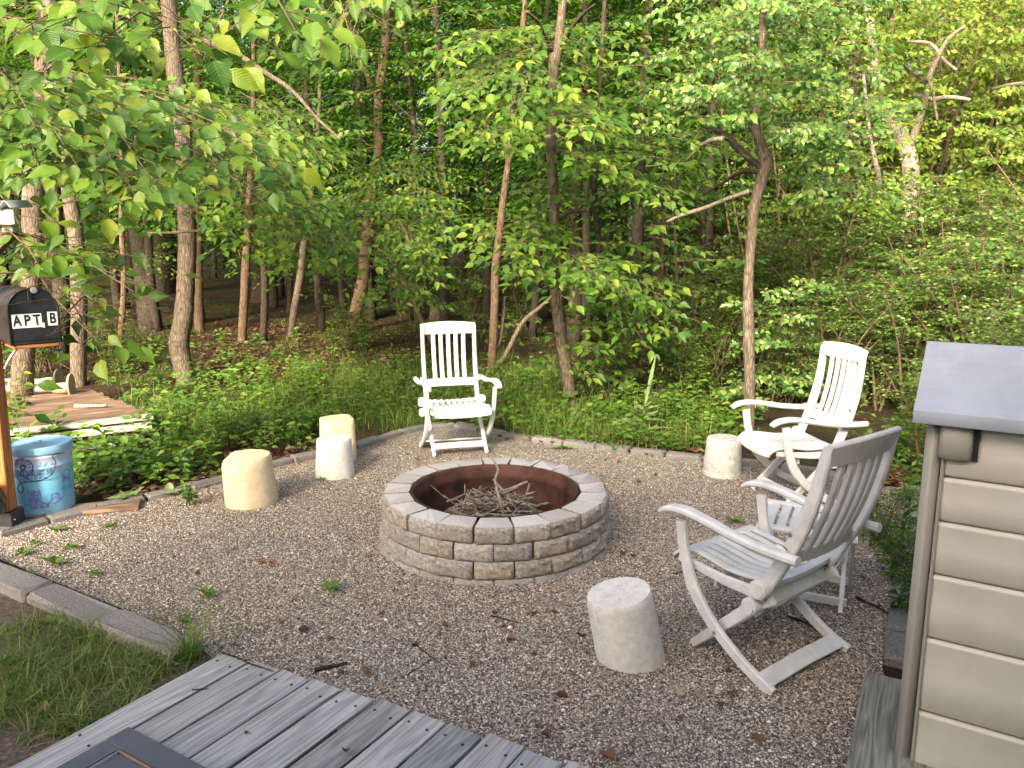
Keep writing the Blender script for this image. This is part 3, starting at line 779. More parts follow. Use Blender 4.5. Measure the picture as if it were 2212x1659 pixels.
mb = MB(); mb.box((1.42, 0, 0), (2.5, 2.1, .012)); o = mb.build('gap_dirt', M['soil_dark'], deck); o['kind'] = 'stuff'  # dark sheet showing only in the gaps, imitating their shade and dirt
o.matrix_basis = Matrix.Translation(ed * 1.08 + Vector((0, 0, -.0115))) @ Euler((0, 0, ang)).to_matrix().to_4x4()
mz = DZ + .012
mc = G(280, 1581, mz); 
panel = tag(empty('grey_panel', mc, ang), 'dark grey framed panel with tan trim lying on the deck boards', 'panel')
Lm, Wm = .9, .62      # along boards, across
sgn = 1 if Matrix.Rotation(ang, 3, 'Z') @ Vector((0, 1, 0)) @ ed > 0 else -1
def pbox(nm, x0, x1, y0, y1, z0, z1, mat):
    mb = MB(); mb.box(((x0 + x1) / 2, sgn * (y0 + y1) / 2, (z0 + z1) / 2), (x1 - x0, y1 - y0, z1 - z0), bev=.003); mb.build(nm, M[mat], panel)
fr = .085
pbox('frame_rail', 0, fr, 0, Wm, 0, .022, 'mat_grey'); pbox('frame_rail', fr + .0005, Lm, 0, fr, 0, .022, 'mat_grey'); pbox('frame_rail', fr + .0005, Lm, Wm - fr, Wm, 0, .022, 'mat_grey')
pbox('trim', fr + .001, fr + .011, fr + .002, Wm - fr - .002, .002, .0245, 'tan'); pbox('trim', fr + .012, Lm, fr + .002, fr + .010, .002, .0245, 'lid_grey')  # strips colour the recess edges as if each side were lit differently
pbox('inset', fr + .012, Lm, fr + .011, fr + .20, 0, .015, 'mat_grey'); pbox('inset', fr + .012, Lm, fr + .215, Wm - fr - .002, 0, .015, 'mat_grey')
pbox('divider', fr + .012, Lm, fr + .2005, fr + .2145, 0, .011, 'ink')

# weathered timber lying beside the storage box
t0, t1 = G(1868, 1447, .10), G(1815, 1720, .10)
dr = (t1 - t0); dr.z = 0; an = math.atan2(dr.y, dr.x)
mb = MB(); mb.box((.6, .125, 0), (1.2, .25, .10), bev=.008)
o = mb.build('timber', M['greentimber']); o.matrix_basis = Matrix.Translation((t0.x, t0.y, .05)) @ Euler((0, 0, an)).to_matrix().to_4x4()
tag(o, 'greenish weathered timber lying on the gravel at the foot of the storage box', 'timber')

# ------------------------------------------------------------------ beige storage box
U = Vector((.84, -.54, 0)).normalized(); Nn = Vector((-.54, -.84, 0)).normalized()
K = Vector((1.245, 2.238, 0))
box = tag(empty('storage_box', K, math.atan2(U.y, U.x)), 'beige ribbed plastic storage box with a sloping grey lid', 'storage box')
# local: x along U (to the right), y = inward (away from camera) because z up; -y is outward
LB = 1.5; DB = .74
lev = [1.20, 1.045, .905, .735, .525, .275, .0]
def panel_prof(z0, z1):
    h = z1 - z0
    return [(0.013, z0 + .002), (.008, z0 + .004), (.0, z0 + .012), (-.002, z0 + h * .5), (-.001, z1 - .016), (-.003, z1 - .010), (.001, z1 - .005), (.012, z1 - .001)]
for k in range(len(lev) - 1):
    z1, z0 = lev[k], lev[k + 1]; pr = panel_prof(z0, z1)
    mb = MB(); xs = [(.040, .020), (.046, .008), (.060, .0), (LB, 0)]
    vs = []; fs = []
    for x, iny in xs:
        for y, z in pr: vs.append((x, y + iny, z))
    m = len(pr)
    for i in range(len(xs) - 1):
        for j in range(m - 1): fs.append((i * m + j, i * m + m + j, i * m + m + j + 1, i * m + j + 1))
    mb.v = vs; mb.f = fs; mb.build('panel', M['beige'], box, smooth=True)
mb = MB(); mb.box((LB / 2 + .02, DB / 2 + .022, .60), (LB - .05, DB - .02, 1.20), bev=.01); mb.build('body', M['beige'], box)
mb = MB(); mb.box((.016, .055, .605), (.044, .12, 1.21), bev=.018); mb.build('corner_post', M['beige_dark'], box, angle=60)
mb = MB(); mb.box((.047, .004, .55), (.010, .02, 1.10), bev=.004); mb.build('corner_rib', M['beige_dark'], box)
mb = MB(); mb.box((.075, -.004, 1.157), (.085, .05, .11), bev=.012); mb.build('lid_lug', M['beige_dark'], box, angle=60)
mb = MB(); mb.box((.126, .004, 1.157), (.014, .03, .10)); mb.build('slot', M['ink'], box)
# lid: section across depth (y, z), extruded along x
lp = [(-.050, 1.212), (-.056, 1.232), (-.052, 1.250), (-.036, 1.264), (-.012, 1.274)]
for gy in (.035, .085, .135, .175):
    z = 1.274 + (gy + .012) * .74
    lp += [(gy - .005, z - .003), (gy - .001, z - .0035), (gy + .003, z + .002)]
lp += [(.196, 1.422), (.206, 1.427), (.225, 1.425), (.46, 1.30), (.72, 1.27), (.75, 1.25), (.75, 1.212)]
lq = [(p[0], p[1]) for p in lp] + [(.70, 1.205), (0, 1.205)]
def lid_ring(x, sc):
    cy, cz = .30, 1.27
    return [(x, cy + (y - cy) * sc, cz + (z - cz) * sc if sc < 1 else z) for y, z in lq]
mb = MB(); rings = [(-.030, .965), (-.038, .985), (-.040, 1.0), (LB + .03, 1.0)]
vs = []; fs = []
for x, s in rings: vs += lid_ring(x, s)
m = len(lq)
for i in range(len(rings) - 1):
    for j in range(m):
        k = (j + 1) % m; fs.append((i * m + j, i * m + m + j, i * m + m + k, i * m + k))
fs.append(tuple(range(m))); fs.append(tuple((len(rings) - 1) * m + j for j in range(m - 1, -1, -1)))
mb.v = vs; mb.f = fs; me = mb.mesh('lid', angle=32); bm_fix(me); link('lid', me, M['lid_grey'], box)

# ------------------------------------------------------------------ wood shelter post, mailbox, bucket
pb = G(38, 1150); PYY = pb.y
def py_(px, py, dy=0): return atY(px, py, PYY + dy)
shelter = tag(empty('wood_shelter', pb), 'orange-stained wooden shelter post with a corrugated metal roof edge', 'wood shelter')
loc0 = Vector(pb)
def rel(p): return Vector(p) - loc0
e0, e1 = py_(40, 1108), py_(3, 735)
mb = MB(); hw = Vector((-.09, .045, 0)); mb.box((0, 0, 0), ((e1 - e0).length, .18, .09), bev=.006)
xa = (e1 - e0).normalized(); za = xa.cross(Vector((1, 0, 0))).normalized(); ya = za.cross(xa)
o = mb.build('post', M['cedar'], shelter); o.matrix_basis = Matrix.Translation(rel((e0 + e1) / 2) - ya * .09 + Vector((-.062, .05, 0))) @ Matrix((xa, ya, za)).transposed().to_4x4()
mb = MB(); mb.sweep([rel(py_(40, 1150)) + Vector((-.14, .05, -.01)), rel(py_(38, 1107)) + Vector((-.15, .05, 0))], (1, 0, 0), .235, .13, .03); mb.build('post_base', M['blackmetal'], shelter)
mb = MB(); mb.lathe([(.006, 0), (.005, .003), (.001, .003)], 10); o = mb.build('bolt', M['steel'], shelter); o.matrix_basis = Matrix.Translation(rel(py_(32, 1122, -.018))) @ Euler((math.pi / 2, 0, 0)).to_matrix().to_4x4()
bR, bL = rel(py_(36, 470)), rel(py_(-200, 470))
mb = MB(); mb.box((0, 0, 0), ((bR - bL).length, .05, .085), bev=.003); o = mb.build('roof_beam', M['paleboard'], shelter); o.location = (bR + bL) / 2
mb = MB(); mb.box((0, 0, 0), (.062, .05, .048), bev=.003); o = mb.build('beam_block', M['paleboard'], shelter); o.location = rel(py_(21, 493, .03))
mb = MB(); mb.sweep([rel(py_(20, 492, .05)), rel(py_(-60, 575, .05)), rel(py_(-110, 640, .05))], (0, 1, 0), .06, .11, .05); mb.build('brace', M['brace'], shelter)
mb = MB(); n = 80; vs = []; fs = []
for i in range(n):
    t = i / (n - 1); p = rel(py_(36 - 236 * t, 455)); zz = .022 * (1 + math.sin(t * 2 * math.pi * 7.3 - 1.0)) 
    for dy in (-.05, .16): vs.append((p.x, p.y + dy, p.z + .012 + zz + dy * .08))
for i in range(n - 1): fs.append((i * 2, i * 2 + 1, i * 2 + 3, i * 2 + 2))
mb.v = vs; mb.f = fs; o = mb.build('metal_roof', M['galv'], shelter, smooth=True)
sm = o.modifiers.new('thickness', 'SOLIDIFY'); sm.thickness = .003
for i, (px, py, ln, r) in enumerate(((2, 1078, .5, .045), (6, 1098, .5, .035), (-12, 1060, .5, .045))):
    c = py_(px, py, -.06)
    mb = MB(); mb.tube([c + Vector((-.35, .1, 0)), c + Vector((-.17, .02, .004)), c], [r, r * 1.05, r * .95], 12, .06)
    tag(mb.build('firewood_log', M['bark'], smooth=False), ['short bark-covered log end poking past the orange post', 'lowest thin log beside the orange post', 'upper log stacked behind the orange post'][i], 'log')

# mailbox
mw, mh, ml = .255, .325, .50
mf = py_(73, 683, .02)
fw = Vector((.70, -.714, 0)).normalized()
mrz = math.atan2(fw.y, fw.x) + math.pi / 2      # local -y faces along fw
mail = tag(empty('mailbox', (mf.x, mf.y, mf.z - mh / 2), mrz), 'black arched metal mailbox marked APT B in white stickers', 'mailbox')
def arch(scale=1.0, n=20, w=mw, h=mh):
    r = w / 2 * scale; pts = [(-r, 0)]; s = h - w / 2
    for i in range(n + 1):
        a = math.pi - math.pi * i / n; pts.append((r * math.cos(a), s + r * math.sin(a)))
    pts.append((r, 0)); return pts
def extrude_arch(y0, y1, sc=1.0, bottom=0.0, nm='x', mat='rustyblack', par=mail, capf=True):
    a = arch(sc); m = len(a); vs = [(x, y0, z + (bottom if z == 0 else 0)) for x, z in a] + [(x, y1, z + (bottom if z == 0 else 0)) for x, z in a]
    fs = [(i, (i + 1) % m, m + (i + 1) % m, m + i) for i in range(m)]
    if capf: fs += [tuple(range(m - 1, -1, -1)), tuple(range(m, 2 * m))]
    mb = MB(); mb.v = vs; mb.f = fs; me = mb.mesh(nm, angle=40); bm_fix(me); return link(nm, me, M[mat], par)
extrude_arch(0.012, ml, .985, 0, 'body', 'rustyblack')
door = extrude_arch(-.004, .010, .99, .004, 'door', 'blackmetal')
a = arch(1.0); pth = [(x, -.004, z) for x, z in a]
mb = MB(); mb.tube([Vector(p) for p in pth] , .0065, 6); mb.build('rim', M['blackmetal'], door, smooth=True)
mb = MB(); mb.sweep([(-mw / 2 + .012, -.006, .028), (mw / 2 - .012, -.006, .028)], (0, 0, 1), .008, .006); mb.build('lower_bead', M['blackmetal'], door)
mb = MB(); mb.lathe([(.019, 0), (.018, .006), (.008, .008), (.001, .008)], 16); o = mb.build('latch', M['galv'], mail); o.matrix_basis = Matrix.Translation((.01, -.008, mh - .012)) @ Euler((math.pi / 2, 0, 0)).to_matrix().to_4x4()
mb = MB(); mb.box((-.012, -.009, mh - .035), (.022, .008, .075), bev=.003); mb.build('latch_plate', M['blackmetal'], mail)
for k in (0, 1):
    mb = MB(); mb.lathe([(.009, 0), (.008, .004), (.005, .004), (.004, .001), (.0005, .001)], 14); o = mb.build('rivet', M['blackmetal'], mail); o.matrix_basis = Matrix.Translation((.004, -.0045, mh - .055 - k * .03)) @ Euler((math.pi / 2, 0, 0)).to_matrix().to_4x4()
def sticker(x0, x1, z0, z1, rot=0.0):
    mb = MB(); mb.box((0, 0, 0), (x1 - x0, .0012, z1 - z0)); o = mb.build('sticker', M['white_sticker'], door)
    o.matrix_basis = Matrix.Translation(((x0 + x1) / 2, -.0052, (z0 + z1) / 2)) @ Euler((0, rot, 0)).to_matrix().to_4x4(); return o
sz0, sz1 = .098, .178
for k, (ch, cx) in enumerate((('A', -.088), ('P', -.038), ('T', .012), ('B', .094))):
    st = sticker(cx - .0255, cx + .0255, sz0 + (k == 3) * .005, sz1 + (k == 3) * .005, (-.01, .012, -.005, .02)[k])
    cu = bpy.data.curves.new('letter', 'FONT'); cu.body = ch; cu.size = .086; cu.align_x = 'CENTER'; cu.align_y = 'CENTER'; cu.extrude = .0005; cu.offset = .0022
    tmp = bpy.data.objects.new('letter', cu); COL.objects.link(tmp); bpy.context.view_layer.update()
    lm = bpy.data.meshes.new_from_object(tmp.evaluated_get(bpy.context.evaluated_depsgraph_get())); bpy.data.objects.remove(tmp)
    lm.materials.clear(); to = link('letter', lm, M['ink'], st)
    to.matrix_basis = Matrix.Translation((0, -.0016, .0)) @ Euler((math.pi / 2, 0, 0)).to_matrix().to_4x4() @ Matrix.Diagonal((.72, 1.0, 1, 1))
mb = MB(); mb.box((.044, -.0052, .108), (.012, .001, .03)); mb.build('sticker_scrap', M['white_sticker'], door)
mb = MB(); mb.box((0, .235, -.012), (mw * .92, .47, .02), bev=.003); mb.build('mount_board', M['cedar'], mail)
mb = MB(); mb.tube([(-.09, .06, -.02), (-.13, .07, -.08), (-.16, .08, -.14)], .008, 8); mb.build('bracket', M['galv'], mail, smooth=True)

# printed tin bucket
bp = G(70, 1124); bp.y += .16
BR, BH = .180, .42
bucket = tag(empty('tin_bucket', (bp.x, bp.y, .035), -.35), 'blue printed tin bucket with lid and wire handle beside the orange post', 'bucket')
mb = MB(); mb.lathe([(.001, 0), (BR * .92, 0), (BR * .925, .012), (BR * .96, BH * .55), (BR * .965, BH * .70), (BR * .985, BH * .715), (BR * .985, BH * .735), (BR * .968, BH * .75), (BR * .97, BH * .86), (BR * .99, BH * .875), (BR * .99, BH * .89), (BR * .975, BH * .905), (BR * .98, BH)], 64); mb.build('drum', M['bucket'], bucket, angle=50)
mb = MB(); mb.lathe([(BR * .985, BH - .03), (BR * 1.02, BH - .03), (BR * 1.025, BH - .025), (BR * 1.025, BH + .012), (BR * 1.005, BH + .018), (BR * .985, BH + .012), (BR * .96, BH + .008), (.001, BH + .010)], 64); lid = mb.build('lid', M['bucket_lid'], bucket, angle=50)
def drum_r(z): return float(np.interp(z / BH, [0, .03, .55, .70, .72, .74, .75, .86, .88, .905, 1], [BR * .92, BR * .925, BR * .96, BR * .965, BR * .985, BR * .985, BR * .968, BR * .97, BR * .99, BR * .975, BR * .98]))
def on_drum(s, z, lift=.0012):
    a = -math.pi / 2 + .35 + .28 + s * 1.12 / BR; z = min(BH - .04, z * 1.06); r = drum_r(z) + lift
    return Vector((r * math.cos(a), r * math.sin(a), z))
def stroke(pts, w, nm='print_line', mat='print', closed=False):
    if closed: pts = pts + [pts[0]]
    mb = MB()
    for (s0, z0), (s1, z1) in zip(pts, pts[1:]):
        L = math.hypot(s1 - s0, z1 - z0) + 1e-6; nx, nz = -(z1 - z0) / L * w / 2, (s1 - s0) / L * w / 2
        q = [on_drum(s0 + nx, z0 + nz), on_drum(s0 - nx, z0 - nz), on_drum(s1 - nx, z1 - nz), on_drum(s1 + nx, z1 + nz)]
        mb.add(q, [(0, 1, 2, 3)])
    return mb
def fillp(pts):
    mb = MB(); c = (sum(p[0] for p in pts) / len(pts), sum(p[1] for p in pts) / len(pts))
    mb.add([on_drum(*c, .0009)] + [on_drum(*p, .0009) for p in pts], [(0, i + 1, (i + 1) % len(pts) + 1) for i in range(len(pts))]); return mb
def circ(cx, cz, r, n=24, a0=0, a1=6.283): return [(cx + r * math.cos(a0 + (a1 - a0) * i / n), cz + r * math.sin(a0 + (a1 - a0) * i / n)) for i in range(n + 1)]
pr = MB(); fl = MB()
def S(m): pr.add(m.v, m.f)
def Fp(m): fl.add(m.v, m.f)
wc = (-.055, .300)
S(stroke(circ(*wc, .055), .008)); S(stroke(circ(*wc, .044), .003)); S(stroke(circ(*wc, .014), .010))
for k in range(12):
    a = k * math.pi / 6; S(stroke([(wc[0] + .012 * math.cos(a), wc[1] + .012 * math.sin(a)), (wc[0] + .046 * math.cos(a), wc[1] + .046 * math.sin(a))], .004))
Fp(fillp([(-.11, .255), (-.06, .275), (0, .27), (.05, .255), (.075, .24), (.04, .215), (-.02, .205), (-.08, .22)]))
rs = random.Random(3)
for k in range(26):
    x = rs.uniform(-.12, .09); z = rs.uniform(.22, .25); S(stroke([(x, z), (x + rs.uniform(-.01, .02), z + .03), (x + rs.uniform(-.01, .05), z + rs.uniform(.04, .09))], .0022))
for k in range(16):
    x = rs.uniform(-.10, .06); z = rs.uniform(.21, .27); S(stroke([(x, z), (x + rs.uniform(.01, .03), z + rs.uniform(-.01, .01))], .004))
for dx in (0, .032):
    boot = [(-.045 + dx, .155), (-.028 + dx, .150), (-.012 + dx, .157), (-.010 + dx, .085), (.008 + dx, .066), (.024 + dx, .058), (.024 + dx, .045), (-.01 + dx, .044), (-.04 + dx, .044), (-.042 + dx, .08)]
    Fp(fillp(boot)); S(stroke(boot, .003, closed=True)); S(stroke([(-.040 + dx, .082), (-.012 + dx, .082)], .003))
    for k in range(4): S(stroke([(-.037 + dx, .09 + k * .015), (-.028 + dx, .10 + k * .013), (-.018 + dx, .09 + k * .015)], .002))
hat = [(.050, .068), (.072, .075), (.078, .115), (.090, .123), (.100, .118), (.108, .122), (.116, .112), (.118, .078), (.138, .085), (.142, .092), (.128, .068), (.095, .058)]
Fp(fillp(hat)); S(stroke(hat, .003, closed=True)); S(stroke([(.074, .084), (.118, .086)], .004))
S(stroke([(-.06, .066), (-.045, .066)], .004)); S(stroke(circ(-.066, .066, .008, 8), .003))
for zz in (.04, .036): S(stroke([(-.08, zz), (.02, zz - .004), (.13, zz + .01)], .0015))
b0 = .150
for x in (b0, b0 + .018, b0 + .036, b0 + .055): S(stroke([(x, .17), (x, .225)], .003))
for z in (.17, .195, .225): S(stroke([(b0 - .004, z), (b0 + .06, z + .004)], .003))
S(stroke([(b0 - .006, .226), (b0 + .028, .25), (b0 + .062, .23)], .004)); S(stroke([(b0 - .03, .165), (b0 + .07, .160)], .003)); Fp(fillp([(b0, .172), (b0 + .055, .172), (b0 + .055, .222), (b0, .222)]))
for k in range(10): x = rs.uniform(b0 - .02, b0 + .07); S(stroke([(x, .13), (x + .004, rs.uniform(.145, .165))], .002))
drum = [o for o in bucket.children if o.name.startswith('drum')][0]
fl.build('print_fill', M['print_pale'], drum); pr.build('print_lines', M['print'], drum)
mb = MB()
for k in range(60):
    a = rs.uniform(0, 6.28); r = rs.uniform(.0, .10); c = Vector((r * math.cos(a), r * math.sin(a) * .8, BH + .0105)); d = Vector((math.cos(a + rs.uniform(-.6, .6)), math.sin(a + rs.uniform(-.6, .6)), 0)) * rs.uniform(.012, .03); n_ = Vector((-d.y, d.x, 0)).normalized() * .002
    mb.add([c + n_, c - n_, c + d - n_ * .3, c + d + n_ * .3], [(0, 1, 2, 3)])
mb.v = [(v[0], v[1], v[2] + .0012) for v in mb.v]; mb.build('lid_print', M['print'], lid)
hp = smooth_path([on_drum(.165, .385, .012), on_drum(.10, .38, .010), on_drum(.112, .30, .012), on_drum(.06, .225, .014), on_drum(-.06, .21, .014), on_drum(-.095, .17, .016), on_drum(-.075, .145, .016), on_drum(-.058, .18, .016), on_drum(-.09, .235, .014), on_drum(-.14, .27, .012), on_drum(-.19, .36, .010)], 6)
mb = MB(); mb.tube(hp, .0026, 6); mb.build('wire_handle', M['ink'], bucket, smooth=True)
mb = MB(); mb.box((0, 0, 0), (.85, .17, .03), bev=.004); o = mb.build('plank', M['dock']); o.location = (bp.x + .16, bp.y - .03, .018); o.rotation_euler = (0, 0, .33)
tag(o, 'short brown plank lying under the printed tin bucket', 'plank')

# ------------------------------------------------------------------ old dock section
c0 = G(340, 897, .24); fd = (G(60, 928, .24) - c0).normalized(); dd = Vector((-fd.y, fd.x, 0))
if dd.y < 0: dd = -dd
dockang = math.atan2(-fd.y, -fd.x)
dock = tag(empty('dock_section', c0), 'old brown plank dock section resting on a pale block among the trees', 'dock section')
sk = (G(190, 838, .24) - c0); skew = sk.normalized()
nb = 13
for i in range(nb):
    L = 2.2; w = .128
    mb = MB(); mb.box((-L / 2, 0, 0), (L, w, .034), bev=.005); mb.v = [(x, y + R(-.003, .003), z) for x, y, z in mb.v]
    o = mb.build('board', M['dock_edge'] if i == 0 else M['dock'], dock)
    p = skew * (.135 * (i + .5) / max(.5, skew @ dd)) 
    o.matrix_basis = Matrix.Translation(Vector((p.x, p.y, -.017 + R(-.004, .004))) + (-fd) * R(-.02, .02)) @ Euler((0, 0, dockang)).to_matrix().to_4x4()
for nm, off, zc, h, th, mt, ln in (('edge_board', .01, -.085, .06, .04, 'dock_edge', 2.1), ('beam', .08, -.15, .07, .06, 'dock', 2.0)):
    mb = MB(); mb.box((-ln / 2 - .05, off, zc), (ln, th, h), bev=.004); o = mb.build(nm, M[mt], dock); o.matrix_basis = Euler((0, 0, dockang)).to_matrix().to_4x4()
mb = MB(); mb.box((-.62, .55, -.30), (1.05, .9, .26), bev=.015); o = mb.build('base_block', M['dock_edge'], dock); o.matrix_basis = Euler((0, 0, dockang)).to_matrix().to_4x4()
for i, (pp, lab) in enumerate((((152, 838), 'grey pipe with a pale round foot plate, nearer of the two on the dock boards'), ((125, 826), 'rust-stained pipe with a perforated foot plate, farther on the dock boards'))):
    c = G(*pp, .30); root = tag(empty('pipe_support', (c.x, c.y, .30)), lab, 'pipe', 'pipes lying on the dock')
    ax = Vector((-1, -.12 + .1 * i, 0)).normalized()
    mb = MB(); mb.tube([ax * .02, ax * .6, ax * 1.1], .042, 16); mb.build('pipe', M['pipe'], root, smooth=True)
    mb = MB(); mb.tube([ax * -.005, ax * .09, ax * .16], [.06, .056, .047], 16); mb.build('collar', M['pad'], root, smooth=True)
    mb = MB(); n = 24
    side = Vector((-ax.y, ax.x, 0)); vs = []; fs = []
    for t in (0, -.018):
        for k in range(n):
            a = 2 * math.pi * k / n; vs.append(ax * t + side * (.085 * math.cos(a)) + Vector((0, 0, .03 + .115 * math.sin(a))))
    fs = [tuple(range(n)), tuple(range(2 * n - 1, n - 1, -1))] + [(k, (k + 1) % n, n + (k + 1) % n, n + k) for k in range(n)]
    mb.v = vs; mb.f = fs; me = mb.mesh('foot_plate', angle=40); bm_fix(me); link('foot_plate', me, M['pad'], root)
cs = G(195, 880, .25)
tag(bent_stick(cs + Vector((-.14, 0, .012)), cs + Vector((.14, .03, .012)), .02, .014, .04, 7, 0, 77).build('bark_stick', M['bark_pale'], smooth=True), 'piece of pale bark lying on top of the dock boards', 'stick')

# ------------------------------------------------------------------ foliage machinery
def leaf_template(k):
    if k == 'far':      # 4 triangles
        v = [(0, 0, 0), (-.5, .45, .07), (.5, .45, .07), (0, 1, -.10), (0, .45, -.02)]
        t = [(0, 4, 1), (4, 3, 1), (0, 2, 4), (4, 2, 3)]
    elif k == 'mid':    # 8 triangles, pointed oval, folded and curved
        v = [(0, 0, 0), (-.38, .2, .05), (-.5, .45, .06), (-.22, .78, .0), (0, 1.05, -.14), (.22, .78, .0), (.5, .45, .06), (.38, .2, .05), (0, .5, -.03)]
        t = [(8, 0, 7), (8, 7, 6), (8, 6, 5), (8, 5, 4), (8, 4, 3), (8, 3, 2), (8, 2, 1), (8, 1, 0)]
    else:
        return None
    v = np.array(v, float); return v, np.array(t), v[:, :2].copy()
def hero_leaf(seed):
    rs = random.Random(seed); n = 9; vs = []; fs = []; uv = []
    bend = rs.uniform(.05, .28); fold = rs.uniform(.05, .22); tw = rs.uniform(-.25, .25)
    outl = [.0, .27, .43, .50, .47, .37, .23, .09, .0]
    for i in range(n):
        t = i / (n - 1); w = outl[i]; z = -bend * t * t
        for s in (-1, -.5, 0, .5, 1):
            ser = 1 + (.05 if i % 2 else -.03) * abs(s)
            x = s * w * ser; zz = z + fold * abs(x) + tw * x * t + .02 * math.sin(i * 2.2 + seed) * s
            vs.append((x, t - .08 * abs(s) * (i == n - 1) * 0 + .035 * abs(s) * w, zz)); uv.append((s * w, t))
    for i in range(n - 1):
        for k in range(4):
            a = i * 5 + k; fs.append((a, a + 1, a + 6)); fs.append((a, a + 6, a + 5))
    return np.array(vs), np.array(fs), np.array(uv)
HERO = []
for s in range(5):
    v, t, uv = hero_leaf(s)
    HERO.append((v, t, uv))
HERO_ME = {}
def hero_mesh(mat, i):
    if (mat, i) not in HERO_ME:
        me = fast_mesh('leaf', HERO[i][0], HERO[i][1], HERO[i][2]); me.materials.append(M[mat]); HERO_ME[mat, i] = me
    return HERO_ME[mat, i]

class Leaves:
    """collects leaf frames: position, along, normal, length, width"""
    def __init__(s): s.p = []; s.y = []; s.n = []; s.l = []; s.w = []
    def add(s, p, y, n, l, w): s.p.append(p); s.y.append(y); s.n.append(n); s.l.append(l); s.w.append(w)
    def arrays(s):
        P = np.array(s.p); Y = np.array(s.y); N = np.array(s.n)
        Y /= np.linalg.norm(Y, axis=1, keepdims=True) + 1e-9
        N -= Y * (N * Y).sum(1, keepdims=True); N /= np.linalg.norm(N, axis=1, keepdims=True) + 1e-9
        return P, np.cross(Y, N), Y, N, np.array(s.l), np.array(s.w)
    def mesh(s, kind, idx=None):
        P, X, Y, N, L, Wd = s.arrays()
        if idx is not None: P, X, Y, N, L, Wd = P[idx], X[idx], Y[idx], N[idx], L[idx], Wd[idx]
        tv, tt, tuv = leaf_template(kind); k = len(P)
        V = P[:, None] + X[:, None] * (tv[None, :, 0:1] * Wd[:, None, None]) + Y[:, None] * (tv[None, :, 1:2] * L[:, None, None]) + N[:, None] * (tv[None, :, 2:3] * L[:, None, None])
        T = tt[None] + (np.arange(k) * len(tv))[:, None, None]
        return fast_mesh('leaves', V.reshape(-1, 3), T.reshape(-1, 3), np.tile(tuv, (k, 1)))

def rv(s=1.0): return Vector((R(-s, s), R(-s, s), R(-s, s)))
def spray(p0, p1, leaf, LV, TW=None, dens=1.0, asp=.56, face=Vector((0, -.45, .8)), jit=.4, droop=.35, r0=.006):
    """a flat leafy branchlet from p0 to p1: side twigs alternate, leaves two-ranked"""
    p0, p1 = Vector(p0), Vector(p1); m = p1 - p0; L = m.length; mh = m.normalized()
    lat = mh.cross(Vector((0, 0, 1)));  lat = lat.normalized() if lat.length > .1 else Vector((1, 0, 0))
    sag = Vector((0, 0, -droop * L * .25)); bendv = lat * R(-.1, .1) * L
    def pt(t): return p0 + m * t + sag * t * t + bendv * math.sin(t * 2.5)
    if TW is not None: TW.tube([pt(0), pt(.35), pt(.7), pt(1)], [r0, r0 * .75, r0 * .5, r0 * .2], 5, cap=False)
    n = max(3, int(L / (leaf * .95) * dens)); sgn = 1
    for i in range(n):
        t = .12 + .88 * (i + R(0, .7)) / n; b = pt(t); sgn = -sgn
        l = max(leaf * 1.0, (L * .42 * (1 - t) + leaf * 1.0) * R(.6, 1.15)); d = (mh * R(.45, .8) + lat * sgn * R(.6, 1.0) + rv(.22)).normalized()
        e = b + d * l + Vector((0, 0, -droop * l * .35))
        if TW is not None: TW.tube([b, (b + e) / 2 + Vector((0, 0, .02 * l)), e], [r0 * .45, r0 * .3, r0 * .15], 3, cap=False)
        k = max(2, int(l / (leaf * .58) * dens)); s2 = 1
        for j in range(k + 1):
            q = (j + .4) / (k + .4); pos = b.lerp(e, min(q, 1)); s2 = -s2
            side = d.cross(face).normalized() * s2
            y = d if j == k else (d * R(.35, .8) + side * R(.6, 1.0))
            y = y + rv(.22) + Vector((0, 0, -droop * R(.3, 1.3)))
            ll = leaf * R(.5, 1.18) * (1 if j else .85)
            LV.add(tuple(pos), tuple(y), tuple(face + rv(jit)), ll, ll * asp * R(.88, 1.12))

def limb(path, r, name, mat, parent, rootloc, n=10, sub=4, rough=.05):
    P = smooth_path(path, sub); rr = lerp_list(r, len(P)); mb = MB()
    mb.tube([p - rootloc for p in P], rr, n, rough); return mb.build(name, M[mat], parent, smooth=True)

